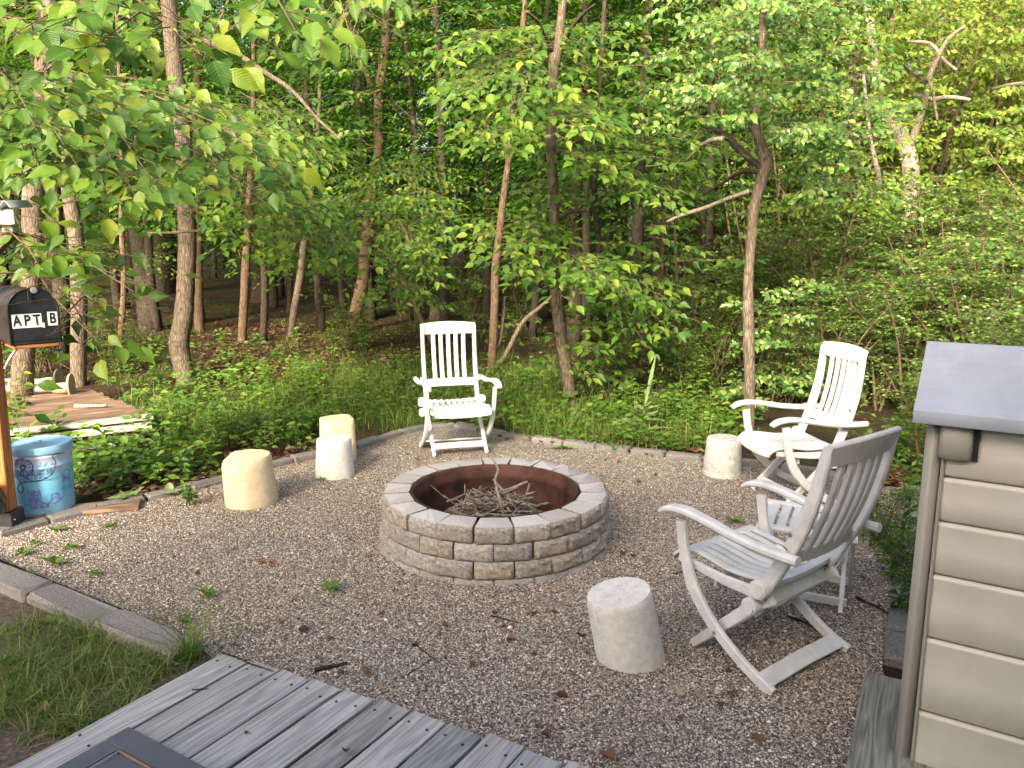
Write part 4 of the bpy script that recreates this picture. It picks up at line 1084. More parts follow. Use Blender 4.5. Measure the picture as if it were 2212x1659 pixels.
CLEAR = []      # trunks and things no leaf hangs in front of: (polyline, half width, distance, share removed)
def clear_line(key_y, pts, hw, share=.88): CLEAR.append((pts, hw, key_y, share))
RECTS = [((-10, 612, 124, 748), 4.7, 1.0), ((15, 940, 155, 1125), 5.2, 1.0), ((60, 840, 345, 940), 8.5, .9), ((225, 535, 470, 720), 11.5, .85), ((560, 600, 740, 720), 11.5, .8), ((1500, 730, 1900, 1200), 6.5, 1.0), ((905, 690, 1090, 990), 7.2, 1.0), ((-10, 430, 40, 545), 4.7, .9)]
def thin_out(LV):
    if not LV.p: return
    P = np.array(LV.p) + np.array(LV.y) / (np.linalg.norm(np.array(LV.y), axis=1, keepdims=True) + 1e-9) * (np.array(LV.l) * .5)[:, None]
    d = P[:, 1] * CP - (P[:, 2] - CAM.z) * SP; u = W2 / 2 + FPX * P[:, 0] / d; v = H2 / 2 - FPX * (P[:, 1] * SP + (P[:, 2] - CAM.z) * CP) / d
    r = RNG.random(len(P)); drop = np.zeros(len(P), bool); half = np.array(LV.l) * .38 * FPX / d
    for pts, hw, Yk, share in CLEAR:
        ys = np.array([q[1] for q in pts], float); xs = np.array([q[0] for q in pts], float); o = np.argsort(ys)
        xc = np.interp(v, ys[o], xs[o]); drop |= (np.abs(u - xc) < hw + half) & (v > ys.min()) & (v < ys.max()) & (P[:, 1] < Yk) & (r < share)
    for (x0, y0, x1, y1), Yk, share in RECTS:
        drop |= (u > x0 - half) & (u < x1 + half) & (v > y0 - half) & (v < y1 + half) & (P[:, 1] < Yk) & (r < share)
    k = np.where(~drop)[0]
    LV.p = [LV.p[i] for i in k]; LV.y = [LV.y[i] for i in k]; LV.n = [LV.n[i] for i in k]; LV.l = [LV.l[i] for i in k]; LV.w = [LV.w[i] for i in k]

def finish_tree(root, LV, TW, mat, kind='mid', hero=0, hero_mat=None, name='leaves'):
    """the largest leaves in view become pieces of their own, the rest one mass"""
    rl = root.location; thin_out(LV)
    if TW is not None and TW.v:
        TW.v = [(v[0] - rl.x, v[1] - rl.y, v[2] - rl.z) for v in TW.v]; TW.build('twigs', M['twig'], root, smooth=True)['kind'] = 'stuff'
    if not LV.p: return
    P, X, Y, N, L, Wd = LV.arrays(); idx = np.arange(len(P)); big = np.array([], int)
    if hero:
        d = P[:, 1] * CP - (P[:, 2] - CAM.z) * SP
        u = W2 / 2 + FPX * P[:, 0] / d; v = H2 / 2 - FPX * (P[:, 1] * SP + (P[:, 2] - CAM.z) * CP) / d
        sc = np.where((d > .3) & (u > -20) & (u < W2 + 20) & (v > -20) & (v < H2), L / d, 0) * RNG.uniform(.8, 1.2, len(P))
        order = np.argsort(-sc); big = order[:hero]; big = big[sc[big] > 0]
        for i in big:
            m3 = Matrix(((X[i][0] * Wd[i], Y[i][0] * L[i], N[i][0] * L[i], P[i][0] - rl.x), (X[i][1] * Wd[i], Y[i][1] * L[i], N[i][1] * L[i], P[i][1] - rl.y), (X[i][2] * Wd[i], Y[i][2] * L[i], N[i][2] * L[i], P[i][2] - rl.z), (0, 0, 0, 1)))
            link('leaf', hero_mesh(hero_mat or mat, random.randrange(5)), None, root, m3)
        idx = np.setdiff1d(idx, big)
    if len(idx):
        LV.p = [(p[0] - rl.x, p[1] - rl.y, p[2] - rl.z) for p in LV.p]
        me = LV.mesh(kind, idx); o = link(name, me, M[mat], root); o['kind'] = 'stuff'

def trunk_from_photo(name, label, pts, widths, mat, cat='tree', group=None, Y=None, top=8.5, base=None, flare=1.5, depth_shift=0.0):
    """pts in photograph points from base upwards; widths in photograph points"""
    b = GT(*pts[0]) if Y is None else atY(*pts[0], Y)
    Yp = b.y; root = tag(empty(name, b), label, cat, group)
    path = [atY(px, py, Yp) for px, py in pts]; d = depth_of(b)
    rad = [w * depth_of(p) / FPX / 2 for w, p in zip(widths, path)]
    dirv = (path[-1] - path[-2]).normalized(); last = path[-1]
    if last.z < top:
        k = (top - last.z) / max(.3, dirv.z); path.append(last + Vector((dirv.x * k * .5, R(-.2, .3), top - last.z))); rad.append(rad[-1] * .45)
    path[0] = path[0] + Vector((0, 0, -.06)); rad = [rad[0] * flare] + rad; path = [path[0]] + [path[0].lerp(path[1], .12 if len(path) > 1 else 0)] + path[1:]
    rad = [rad[0]] + [rad[1]] + rad[2:]
    sub = 6; P = smooth_path(path, sub); rr = lerp_list([0] * 2, 2)
    rr = [float(x) for x in np.interp(np.linspace(0, len(path) - 1, len(P)), np.arange(len(path)), rad[:len(path)])]
    mb = MB(); mb.tube([p - b for p in P], rr, 14, .045); mb.build('trunk', M[mat], root, smooth=True)
    root['y_plane'] = Yp
    return root, path, Yp

# ------------------------------------------------------------------ the trees that can be told apart
WOOD = 'trees at the edge of the wood'
T = {}
T['elm'] = trunk_from_photo('elm_tree', 'grey-barked tree with big bright leaves behind the mailbox and bucket',
    [(36, 905), (47, 836), (52, 760), (66, 640), (71, 520), (73, 417), (90, 283), (97, 133), (108, 0)], [44, 46, 42, 40, 42, 44, 40, 38, 36], 'bark', group=WOOD)
T['elm_b'] = trunk_from_photo('tree', 'brown trunk standing just behind the dock section',
    [(168, 832), (170, 740), (171, 653), (165, 520), (150, 417), (135, 250), (120, 60)], [32, 32, 33, 31, 30, 27, 24], 'bark', group=WOOD)
T['elm_c'] = trunk_from_photo('tree', 'dark trunk half hidden behind the mailbox leaves',
    [(128, 775), (133, 640), (118, 450), (105, 250)], [34, 33, 30, 26], 'bark_dark', group=WOOD)
T['oak'] = trunk_from_photo('tree', 'bent grey trunk with a crooked foot on the leaf litter',
    [(404, 824), (391, 770), (387, 740), (396, 690), (402, 610), (405, 517), (402, 420), (398, 327), (392, 260), (378, 150), (366, 20)], [40, 41, 42, 39, 37, 38, 37, 35, 34, 36, 33], 'bark', group=WOOD)
T['oak_b'] = trunk_from_photo('tree', 'straight brown trunk right behind the bent grey one',
    [(431, 716), (428, 640), (427, 520), (427, 330), (425, 100)], [22, 21, 20, 18, 16], 'bark_brown', group=WOOD)
T['big_a'] = trunk_from_photo('tree', 'thick dark far trunk left of the bent grey trunk', [(357, 630), (357, 580), (352, 400), (350, 200)], [52, 48, 45, 40], 'bark_dark', group=WOOD)
T['thin_a'] = trunk_from_photo('tree', 'slender curved sapling trunk left of the thick dark far trunk', [(256, 776), (262, 715), (268, 600), (262, 480), (262, 300)], [15, 13, 12, 11, 9], 'bark_brown', group=WOOD)
T['thin_b'] = trunk_from_photo('tree', 'thin brown trunk in front of the second thick far trunk', [(522, 737), (527, 660), (530, 590), (537, 450), (541, 367), (548, 120)], [19, 18, 18, 14, 12, 9], 'bark_brown', group=WOOD)
T['big_b'] = trunk_from_photo('tree', 'second thick far trunk in the dark middle of the wood', [(567, 650), (566, 600), (560, 400), (558, 200)], [50, 45, 40, 36], 'bark_dark', group=WOOD)
T['lean'] = trunk_from_photo('tree', 'small trunk leaning to the side on the shady forest floor', [(625, 727), (637, 660), (648, 600), (657, 520), (675, 400), (690, 220)], [17, 16, 16, 14, 12, 9], 'bark', group=WOOD)
T['mid'] = trunk_from_photo('tree', 'forked brown trunk rising from a low bush left of the central chair',
    [(758, 722), (765, 690), (779, 630), (787, 586), (794, 493), (803, 430), (817, 327), (819, 290), (818, 200), (828, 143), (835, 33)], [29, 28, 28, 27, 25, 21, 18, 23, 20, 23, 20], 'bark_brown', group=WOOD)
T['thin_c'] = trunk_from_photo('tree', 'thin far trunk just right of the forked brown one', [(829, 678), (829, 620), (834, 500), (880, 300), (905, 80)], [15, 14, 12, 11, 10], 'bark', group=WOOD)
T['mid_b'] = trunk_from_photo('tree', 'slim brown trunk behind the arm of the central chair',
    [(1061, 805), (1066, 720), (1069, 640), (1070, 586), (1077, 517), (1089, 417), (1100, 333), (1113, 167), (1127, 83)], [20, 18, 18, 18, 16, 15, 13, 12, 12], 'bark_brown', group=WOOD)
T['main'] = trunk_from_photo('tree', 'leaning brown trunk with pale foot standing right of the central chair',
    [(1237, 890), (1228, 830), (1222, 793), (1211, 720), (1203, 653), (1202, 600), (1199, 500), (1195, 400), (1190, 300), (1193, 200), (1198, 117), (1212, 43)], [31, 27, 25, 26, 26, 24, 24, 21, 23, 20, 24, 18], 'bark', group=WOOD)
T['ivy'] = trunk_from_photo('tree', 'dark trunk wrapped in climbing leaves behind the leaning brown one', [(1322, 880), (1312, 790), (1302, 660), (1292, 520), (1283, 367), (1300, 130)], [16, 15, 13, 13, 12, 10], 'bark_dark', group=WOOD)
T['crook'] = trunk_from_photo('tree', 'slender crooked trunk with a sharp elbow beside the grey stump',
    [(1618, 935), (1619, 820), (1617, 720), (1616, 620), (1622, 533), (1629, 450), (1647, 383), (1656, 350), (1643, 310), (1632, 267), (1640, 190), (1645, 100), (1649, 17)], [24, 23, 25, 21, 20, 22, 25, 26, 24, 18, 17, 16, 15], 'bark', group=WOOD)
T['dark_lean'] = trunk_from_photo('tree', 'dark mossy trunk leaning across behind the slender crooked one', [(1612, 735), (1598, 690), (1566, 590), (1540, 520), (1500, 420)], [19, 19, 18, 16, 13], 'bark_dark', group=WOOD, top=2.5)
T['sap_r'] = trunk_from_photo('tree', 'thin dark sapling stem between the mullein and the grey stump', [(1452, 850), (1452, 760), (1456, 690), (1462, 600), (1458, 480)], [10, 9, 8, 7, 6], 'bark_dark', group=WOOD, top=3.5)
T['pale'] = trunk_from_photo('tree', 'pale gnarled old tree with bare limbs deep in the thicket', [(1955, 700), (1950, 620), (1962, 500), (1968, 400), (1958, 320), (1915, 240), (1890, 150)], [70, 56, 36, 34, 34, 26, 20], 'bark_pale', Y=10.6, group=WOOD)

def photo_limb(key, pts, widths, mat='bark', name='branch', dy=0.0):
    root, path, Yp = T[key]; n = len(pts)
    P = [atY(px, py, Yp + dy * i / max(1, n - 1)) for i, (px, py) in enumerate(pts)]
    limb(P, [w * depth_of(p) / FPX / 2 for w, p in zip(widths, P)], name, mat, root, root.location, 8, 4)
    return P
photo_limb('mid', [(815, 200), (800, 180), (785, 140), (770, 100), (752, 40)], [16, 13, 12, 11, 8], 'bark_brown', dy=-.5)
photo_limb('mid', [(833, 100), (855, 70), (890, 30), (910, -10)], [14, 13, 12, 10], dy=.4)
photo_limb('mid', [(790, 490), (830, 540), (880, 620), (915, 700), (950, 770)], [7, 9, 11, 12, 13], 'bark_brown', 'low_limb', dy=-1.4)
photo_limb('main', [(1192, 110), (1175, 70), (1160, 45), (1137, 25)], [12, 9, 8, 6], 'bark', dy=-.6)
photo_limb('main', [(1203, 333), (1220, 318), (1245, 308), (1270, 298)], [11, 9, 8, 6], dy=-.6)
photo_limb('main', [(1212, 100), (1235, 60), (1260, 30), (1285, 10)], [10, 8, 7, 5], 'bark_dark', dy=-.5)
photo_limb('main', [(1203, 480), (1225, 462), (1262, 455), (1290, 460)], [7, 5, 4, 3], 'bark_dark', dy=-.5)
photo_limb('mid_b', [(1066, 795), (1090, 770), (1115, 720), (1135, 690), (1165, 665), (1195, 638)], [12, 11, 10, 10, 8, 6], 'bark', dy=.2)
photo_limb('mid_b', [(1066, 760), (1078, 740), (1086, 690), (1090, 640)], [10, 9, 8, 6], 'bark', dy=.25)
photo_limb('oak', [(430, 85), (500, 110), (570, 155), (630, 195), (690, 260), (735, 300)], [12, 12, 11, 9, 6, 4], 'bark', dy=-2.2)
photo_limb('oak', [(310, 502), (360, 503), (400, 500), (450, 495), (492, 470)], [4, 5, 6, 5, 4], 'bark_brown', dy=-1.0)
photo_limb('elm', [(92, 200), (105, 155), (130, 130), (150, 100), (160, 60)], [12, 13, 12, 11, 8], 'bark', dy=-1.2)
photo_limb('elm', [(100, 165), (160, 160), (230, 175), (300, 195)], [9, 8, 6, 4], 'bark', dy=-1.6)
photo_limb('crook', [(1647, 363), (1610, 335), (1575, 300), (1555, 285), (1520, 272)], [14, 15, 16, 12, 8], 'bark_dark', dy=1.0)
photo_limb('crook', [(1640, 372), (1600, 372), (1560, 395), (1520, 420)], [9, 9, 7, 4], 'bark_dark', dy=.8)
photo_limb('crook', [(1618, 413), (1570, 430), (1520, 450), (1474, 464), (1440, 480)], [10, 9, 9, 8, 6], 'bark_pale', dy=.7)
photo_limb('crook', [(1560, 300), (1530, 305), (1505, 325), (1480, 350)], [12, 9, 7, 5], 'bark_pale', dy=.8)
photo_limb('crook', [(1632, 260), (1612, 200), (1606, 140), (1600, 60)], [9, 8, 7, 5], 'bark_dark', dy=.3)
PALE = []
for pts, w, mt in ((((1968, 310), (1995, 230), (2010, 160), (2045, 90), (2085, 55)), (18, 14, 12, 10, 6), 'bark_pale'),
                   (((1975, 205), (2015, 215), (2050, 210), (2095, 215)), (10, 12, 10, 6), 'bark_pale'),
                   (((1960, 90), (2010, 95), (2040, 130), (2065, 150)), (6, 8, 7, 5), 'bark_pale'),
                   (((1955, 140), (1990, 170), (2010, 180), (2025, 260)), (7, 8, 8, 5), 'bark'),
                   (((1880, 430), (1900, 400), (1880, 300), (1865, 160)), (12, 12, 9, 6), 'bark_pale'),
                   (((2020, 420), (2040, 340), (2060, 260), (2110, 170)), (8, 8, 7, 5), 'bark_dark'),
                   (((1840, 440), (1845, 380), (1838, 260), (1860, 110)), (9, 9, 7, 5), 'bark_dark'),
                   (((2140, 195), (2180, 185), (2225, 180)), (6, 10, 12), 'bark_pale')):
    photo_limb('pale', pts, w, mt, dy=-.9); PALE.append(pts)

def fill(LV, TW, rect, Yr, n, leaf, L=(.4, .9), asp=.56, dens=1.0, droop=.35, face=Vector((0, -.5, .75)), jit=.4, drift=(0, 0)):
    """n sprays spread through the wedge of air seen in rect between two distances"""
    x0, y0, x1, y1 = rect
    for i in range(n):
        Y = R(*Yr); p = atY(R(x0, x1), R(y0, y1), Y)
        a = R(0, 2 * math.pi); l = R(*L); d = Vector((math.cos(a) + drift[0], math.sin(a) * .7 - .35, R(-.25, .2) + drift[1])).normalized() * l
        if p.z - .3 < terrain(p.x, p.y): p.z = terrain(p.x, p.y) + .35
        spray(p, p + d, leaf, LV, TW, dens, asp, face, jit, droop, .004)
def sprays(LV, TW, items, leaf, **kw):
    for (a, b, Ya, Yb) in items: spray(atY(*a, Ya), atY(*b, Yb), leaf, LV, TW, **kw)

for key, pts, hw in (('elm', [(73, 400), (71, 520)], 18), ('elm', [(52, 750), (36, 905)], 24), ('elm_b', [(146, 400), (165, 540)], 12), ('elm_b', [(171, 640), (168, 832)], 16),
        ('oak', [(366, 20), (378, 165)], 16), ('oak', [(393, 240), (398, 345)], 16), ('oak', [(404, 440), (405, 517), (402, 610), (396, 690), (387, 745), (404, 824)], 22), ('mid', [(835, 20), (828, 143), (818, 200), (817, 320)], 12),
        ('mid', [(796, 480), (787, 586), (765, 695)], 14), ('main', [(1212, 43), (1198, 117), (1193, 195)], 12), ('main', [(1191, 258), (1190, 300), (1195, 425)], 12), ('main', [(1203, 625), (1211, 720), (1237, 890)], 15), ('main', [(1198, 440), (1199, 480)], 12),
        ('crook', [(1632, 267), (1643, 310), (1656, 350), (1647, 383), (1629, 450), (1616, 620), (1617, 720), (1618, 935)], 15), ('crook', [(1649, 17), (1645, 110)], 8), ('mid_b', [(1100, 333), (1089, 417), (1070, 586), (1061, 805)], 9), ('lean', [(657, 520), (625, 727)], 10), ('thin_b', [(541, 367), (522, 737)], 9)):
    clear_line(T[key][2] - .05, pts, hw)
for pts in PALE + [((1962, 500), (1968, 400), (1958, 320), (1915, 240)), ((1950, 640), (1962, 500))]:
    CLEAR.append((list(pts), 7, 10.6, .7))
for pts in (((1647, 363), (1575, 300), (1520, 272)), ((1618, 413), (1474, 464)), ((1560, 300), (1480, 350)), ((1520, 420), (1600, 372))): CLEAR.append((list(pts), 7, 9.0, .8))
# elm: big near leaves at the upper left
LV, TW = Leaves(), MB()
sprays(LV, TW, [((330, -60), (15, 20), 3.9, 3.3), ((120, -60), (250, 60), 3.8, 3.2), ((420, -60), (190, 50), 3.8, 3.3), ((230, -50), (440, 60), 3.6, 3.2), ((520, -50), (430, 100), 3.8, 3.4), ((-40, 10), (130, 90), 4.2, 3.6),
    ((640, -60), (480, 30), 3.8, 3.4), ((560, -70), (640, 20), 3.6, 3.2),
    ((110, 140), (330, 290), 5.8, 4.3), ((100, 130), (210, 260), 5.4, 4.0), ((90, 250), (140, 400), 5.6, 4.2), ((30, 220), (70, 330), 5.0, 4.0), ((-30, 130), (60, 210), 4.8, 4.0), ((-20, 250), (40, 330), 4.8, 4.0), ((150, 280), (250, 390), 5.0, 4.1), ((200, 230), (330, 370), 5.2, 4.2),
    ((140, 150), (590, 215), 6.4, 4.6), ((210, 170), (480, 250), 6.2, 4.6), ((240, 250), (560, 320), 6.4, 4.8),
    ((60, 500), (320, 495), 5.6, 3.9), ((70, 540), (250, 610), 5.4, 3.8), ((130, 620), (215, 690), 5.6, 4.2), ((-20, 480), (70, 530), 4.6, 4.0), ((-10, 590), (60, 580), 4.2, 4.0), ((180, 640), (150, 740), 5.6, 4.6), ((-10, 830), (30, 850), 5.2, 4.6),
    ((-30, 400), (30, 440), 5.0, 4.3)], .142, asp=.58, droop=.55, face=Vector((.1, -.66, .6)), jit=.42, dens=.95, r0=.008)
fill(LV, TW, (-60, -60, 470, 70), (3.2, 4.4), 16, .115, (.3, .6), .58, .9, .6, Vector((0, -.62, .6)))
fill(LV, TW, (-60, 60, 330, 400), (4.4, 6.0), 15, .11, (.3, .6), .58, .9, .55, Vector((0, -.6, .62)))
fill(LV, TW, (0, -700, 500, -150), (5.0, 7.5), 8, .13, (.5, .9), .6, .8, .5)
finish_tree(T['elm'][0], LV, TW, 'leaf_mid', 'mid', 300, 'leaf_hero')

# oak group: long drooping layers in the middle left
LV, TW = Leaves(), MB()
sprays(LV, TW, [((380, 200), (590, 210), 9.5, 5.8), ((390, 220), (680, 335), 9.5, 6.2), ((400, 290), (640, 420), 9.4, 6.6), ((300, 330), (600, 450), 9.0, 6.8), ((420, 370), (760, 560), 9.4, 7.0), ((460, 430), (700, 500), 9.2, 7.2), ((480, 460), (560, 540), 8.6, 7.2), ((250, 330), (440, 400), 8.6, 7.0), ((520, 200), (680, 300), 8.2, 7.2), ((330, 420), (480, 450), 8.6, 7.4), ((560, 420), (830, 510), 8.8, 7.2),
   ((490, 480), (540, 560), 8.0, 7.0)], .105, asp=.58, droop=.5, face=Vector((0, -.42, .8)), dens=1.0, jit=.35)
fill(LV, TW, (260, 40, 740, 330), (6.6, 10), 22, .10, (.5, .9), .58, .9, .45, Vector((0, -.4, .8)))
fill(LV, TW, (260, 320, 760, 480), (7.5, 10.5), 9, .095, (.5, .9), .58, .9, .45, Vector((0, -.4, .8)))
finish_tree(T['oak'][0], LV, TW, 'leaf_mid', 'mid', 260, 'leaf_hero')

# forked trunk: lit sprays in the centre left
LV, TW = Leaves(), MB()
sprays(LV, TW, [((800, 480), (640, 560), 12, 8.0), ((800, 500), (830, 590), 12, 8.2), ((810, 330), (940, 440), 12.5, 9), ((800, 420), (970, 480), 12, 8.6), ((780, 400), (700, 470), 12, 9), ((640, 540), (620, 600), 8.6, 7.8), ((720, 520), (810, 550), 8.6, 7.6), ((830, 470), (930, 570), 10, 8.4), ((770, 560), (680, 600), 9, 8), ((860, 470), (890, 560), 9.5, 8.5), ((860, 620), (960, 640), 10, 9), ((830, 560), (900, 640), 10, 9)], .10, asp=.55, droop=.4, face=Vector((0, -.45, .78)))
sprays(LV, TW, [((760, -60), (610, 40), 4.4, 3.8), ((800, -60), (690, 60), 4.6, 4.0), ((700, -70), (745, 90), 4.2, 3.9), ((820, -60), (770, 80), 4.6, 4.2)], .12, asp=.42, droop=.8, face=Vector((0, -.8, .3)))
fill(LV, TW, (690, 280, 1000, 560), (9.0, 12.5), 18, .095, (.5, .9), .56, .9, .4)
fill(LV, TW, (680, -40, 1000, 260), (9.0, 13), 20, .095, (.5, .9), .56, .8, .4)
finish_tree(T['mid'][0], LV, TW, 'leaf_mid', 'mid', 260, 'leaf_hero')

# main leaning trunk: bright sprays in the centre
LV, TW = Leaves(), MB()
sprays(LV, TW, [((1190, 60), (1010, 30), 8.0, 6.4), ((1180, 90), (985, 140), 8.0, 6.0), ((1150, 60), (1090, 180), 7.6, 5.8), ((1130, 60), (960, 75), 7.6, 6.2), ((1100, 110), (975, 170), 7.2, 6.0), ((1120, 150), (1110, 210), 7.0, 5.9), ((1050, 200), (1090, 265), 7.0, 5.8), ((1195, 200), (1130, 260), 8, 5.8), ((1195, 190), (1350, 215), 8, 6.2), ((1195, 210), (1230, 245), 7.6, 5.8), ((1180, 225), (1290, 230), 7.6, 6.0),
   ((1200, 460), (1030, 490), 8, 6.4), ((1195, 490), (1050, 525), 8, 6.5), ((1190, 480), (1140, 545), 8, 6.4), ((1200, 560), (1090, 570), 8, 6.6), ((1205, 560), (1340, 590), 8, 6.4), ((1205, 550), (1200, 610), 7.8, 6.4), ((1205, 540), (1290, 560), 7.8, 6.2),
   ((1215, 760), (1180, 780), 8, 7.2), ((1220, 740), (1290, 730), 8, 7.0), ((1222, 700), (1290, 690), 8, 7.2), ((1215, 690), (1260, 640), 8, 7.2), ((1225, 770), (1270, 800), 8, 7.3),
   ((1205, 330), (1330, 330), 8, 6.4), ((1210, 320), (1290, 290), 8, 6.2), ((1205, 390), (1180, 430), 8, 6.8), ((1290, 600), (1400, 720), 8.2, 7.0), ((1300, 620), (1440, 690), 8.2, 7.0), ((1320, 560), (1450, 640), 8.2, 7.0)], .105, asp=.56, droop=.45, face=Vector((0, -.5, .72)), jit=.38)
fill(LV, TW, (1240, 60, 1480, 400), (6.8, 9.5), 44, .10, (.45, .85), .58, .95, .45, Vector((0, -.5, .72)))
fill(LV, TW, (1250, 380, 1480, 640), (7.0, 9.5), 30, .10, (.45, .8), .58, .95, .45, Vector((0, -.5, .72)))
fill(LV, TW, (1290, 600, 1470, 760), (7.4, 9.0), 10, .095, (.4, .7), .58, .9, .4)
fill(LV, TW, (940, -40, 1240, 100), (7.0, 9.5), 14, .10, (.45, .85), .56, .9, .45)
finish_tree(T['main'][0], LV, TW, 'leaf_mid', 'mid', 300, 'leaf_hero')

# slim trunk and climbing leaves on the dark one
LV, TW = Leaves(), MB()
fill(LV, TW, (1040, 300, 1150, 560), (10.6, 12), 16, .08, (.3, .6), .6, .9, .4)
fill(LV, TW, (1050, 640, 1120, 760), (10.4, 10.9), 8, .075, (.2, .4), .6, .9, .4)
fill(LV, TW, (920, 560, 1080, 700), (10.6, 12.5), 12, .075, (.3, .6), .6, .9, .4)
finish_tree(T['mid_b'][0], LV, TW, 'leaf_mid', 'mid', 80, 'leaf_hero')
LV, TW = Leaves(), MB()
fill(LV, TW, (1285, 560, 1335, 880), (T['ivy'][2] - .3, T['ivy'][2] + .1), 22, .07, (.15, .35), .7, .9, .5)
fill(LV, TW, (1240, 760, 1420, 900), (8.0, 9.2), 16, .075, (.25, .5), .6, .9, .4)
finish_tree(T['ivy'][0], LV, TW, 'leaf_mid', 'mid', 60, 'leaf_hero')

# crooked trunk: small round pale leaves, upper right
LV, TW = Leaves(), MB()
FB = Vector((.05, -.7, .45))
fill(LV, TW, (1470, -60, 1830, 300), (5.8, 7.6), 150, .062, (.3, .65), .70, .95, .5, FB, .6)
fill(LV, TW, (1690, 120, 1900, 420), (6.2, 8.0), 60, .062, (.3, .6), .70, .95, .5, FB, .6)
fill(LV, TW, (1620, 600, 1720, 900), (7.3, 8.0), 34, .065, (.2, .5), .72, .9, .4, FB, .5)
fill(LV, TW, (1540, 800, 1620, 930), (7.0, 7.4), 4, .07, (.2, .4), .7, .9, .5, FB, .5)
finish_tree(T['crook'][0], LV, TW, 'leaf_buck', 'mid', 200, 'leaf_buck')
LV, TW = Leaves(), MB()
fill(LV, TW, (1760, -80, 2260, 480), (9.2, 13.5), 360, .085, (.5, 1.0), .6, .95, .4, Vector((.1, -.6, .6)), .5)
finish_tree(T['pale'][0], LV, TW, 'leaf_yellow', 'far')

# ------------------------------------------------------------------ trees of the wood behind, crowns shared between copies
def crown_mesh(seed, h0, h1, rad, nsp, leaf):
    random.seed(seed); LV = Leaves()
    for i in range(nsp):
        z = h0 + (h1 - h0) * random.random(); a = R(0, 2 * math.pi); t = (z - h0) / (h1 - h0)
        rr = rad * (1 - .55 * t ** 2) * R(.35, 1.0); l = R(.7, 1.3)
        c = Vector((math.cos(a) * rr, math.sin(a) * rr, z)); d = Vector((math.cos(a + R(-.8, .8)), math.sin(a + R(-.8, .8)), R(-.3, .1))).normalized() * l
        spray(c, c + d, leaf, LV, None, .8, .58, Vector((0, -.15, .9)), .5, .4)
    return LV.mesh('far')
CROWNS = [crown_mesh(100 + i, 2.0, 9.0, 2.5, 230, .115) for i in range(4)]
LOWCR = [crown_mesh(140 + i, 1.2, 4.4, 1.6, 95, .09) for i in range(3)]
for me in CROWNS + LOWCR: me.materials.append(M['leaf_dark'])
def bg_trunk_mesh(seed, h, r):
    random.seed(seed); mb = MB(); p = []; o = Vector((0, 0, 0))
    for i in range(9):
        p.append(Vector((o.x, o.y, h * i / 8 - .08))); o += Vector((R(-.09, .09), R(-.09, .09), 0))
    mb.tube(smooth_path(p, 3), lerp_list([r * 1.35, r, r * .95, r * .8, r * .65, r * .4, r * .2], 25), 9, .06)
    for k in range(7):
        z = R(1.6, h * .85); i = min(7, int(z / h * 8)); b = p[i] + (p[i + 1] - p[i]) * (z / h * 8 - i); a = R(0, 6.28); l = R(.8, 1.8)
        d = Vector((math.cos(a), math.sin(a), R(.2, .7)))
        mb.tube([b, b + d * l * .5 + Vector((0, 0, -.05)), b + d * l], [r * .32, r * .22, r * .08], 5)
    return mb.mesh('trunk', smooth=True)
BTR = [bg_trunk_mesh(200 + i, R(8.5, 10), r) for i, r in enumerate((.06, .075, .09, .11, .14))]
for i, me in enumerate(BTR): me.materials.append(M['bark_dark'])
random.seed(11)
def bg_tree(x, y, k, crown, label, group, s=1.0, leafmat=None):
    root = tag(empty('forest_tree', (x, y, terrain(x, y)), R(0, 6.28)), label, 'tree', group); root.scale = (s, s, s * R(.9, 1.1))
    link('trunk', BTR[k], None, root); c = link('crown', crown, None, root); c.rotation_euler = (0, 0, R(0, 6.28)); c['kind'] = 'stuff'
    if leafmat: c.material_slots[0].link = 'OBJECT'; c.material_slots[0].material = M[leafmat]
spots = []
def free(x, y, dmin): return all((x - a) ** 2 + (y - b) ** 2 > dmin ** 2 for a, b in spots)
tries = 0
while len(spots) < 62 and tries < 9000:
    tries += 1
    y = R(12.0, 33); x = R(-.78, .85) * y
    if not free(x, y, 1.5 + (y - 12) * .035): continue
    if y < 15 and -6 < x < 0 and R(0, 1) < .5: continue
    spots.append((x, y))
for i, (x, y) in enumerate(spots):
    bg_tree(x, y, random.choice((0, 1, 1, 2, 2, 3, 4)), CROWNS[i % 4] if (y > 15 or i % 3) else LOWCR[i % 3], 'leafy tree deep in the shade behind the mailbox and bent grey trunk' if x < -.22 * y else 'leafy tree deep in the wood behind the central chair' if x < .2 * y else 'bright leafy tree deep in the wood behind the thicket', 'trees deep in the wood', R(.9, 1.25), 'leaf_yellow' if (x > 3 and y > 16) else ('leaf_mid' if i % 2 or x > 1 else None))  # paler leaf colour on the deep right crowns imitates sunlit foliage
# taller canopy far back closes the view
far = []
for i in range(80):
    y = R(33, 58); x = R(-.85, .9) * y
    if x > .30 * y and i % 4: continue
    bg_tree(x, y, 4, CROWNS[i % 4], 'tall hazy tree in the farthest row of the wood', 'farthest row of trees', R(1.5, 2.4), 'leaf_yellow' if i % 2 else 'leaf_mid')  # alternate crowns get a paler leaf colour standing in for sunlight
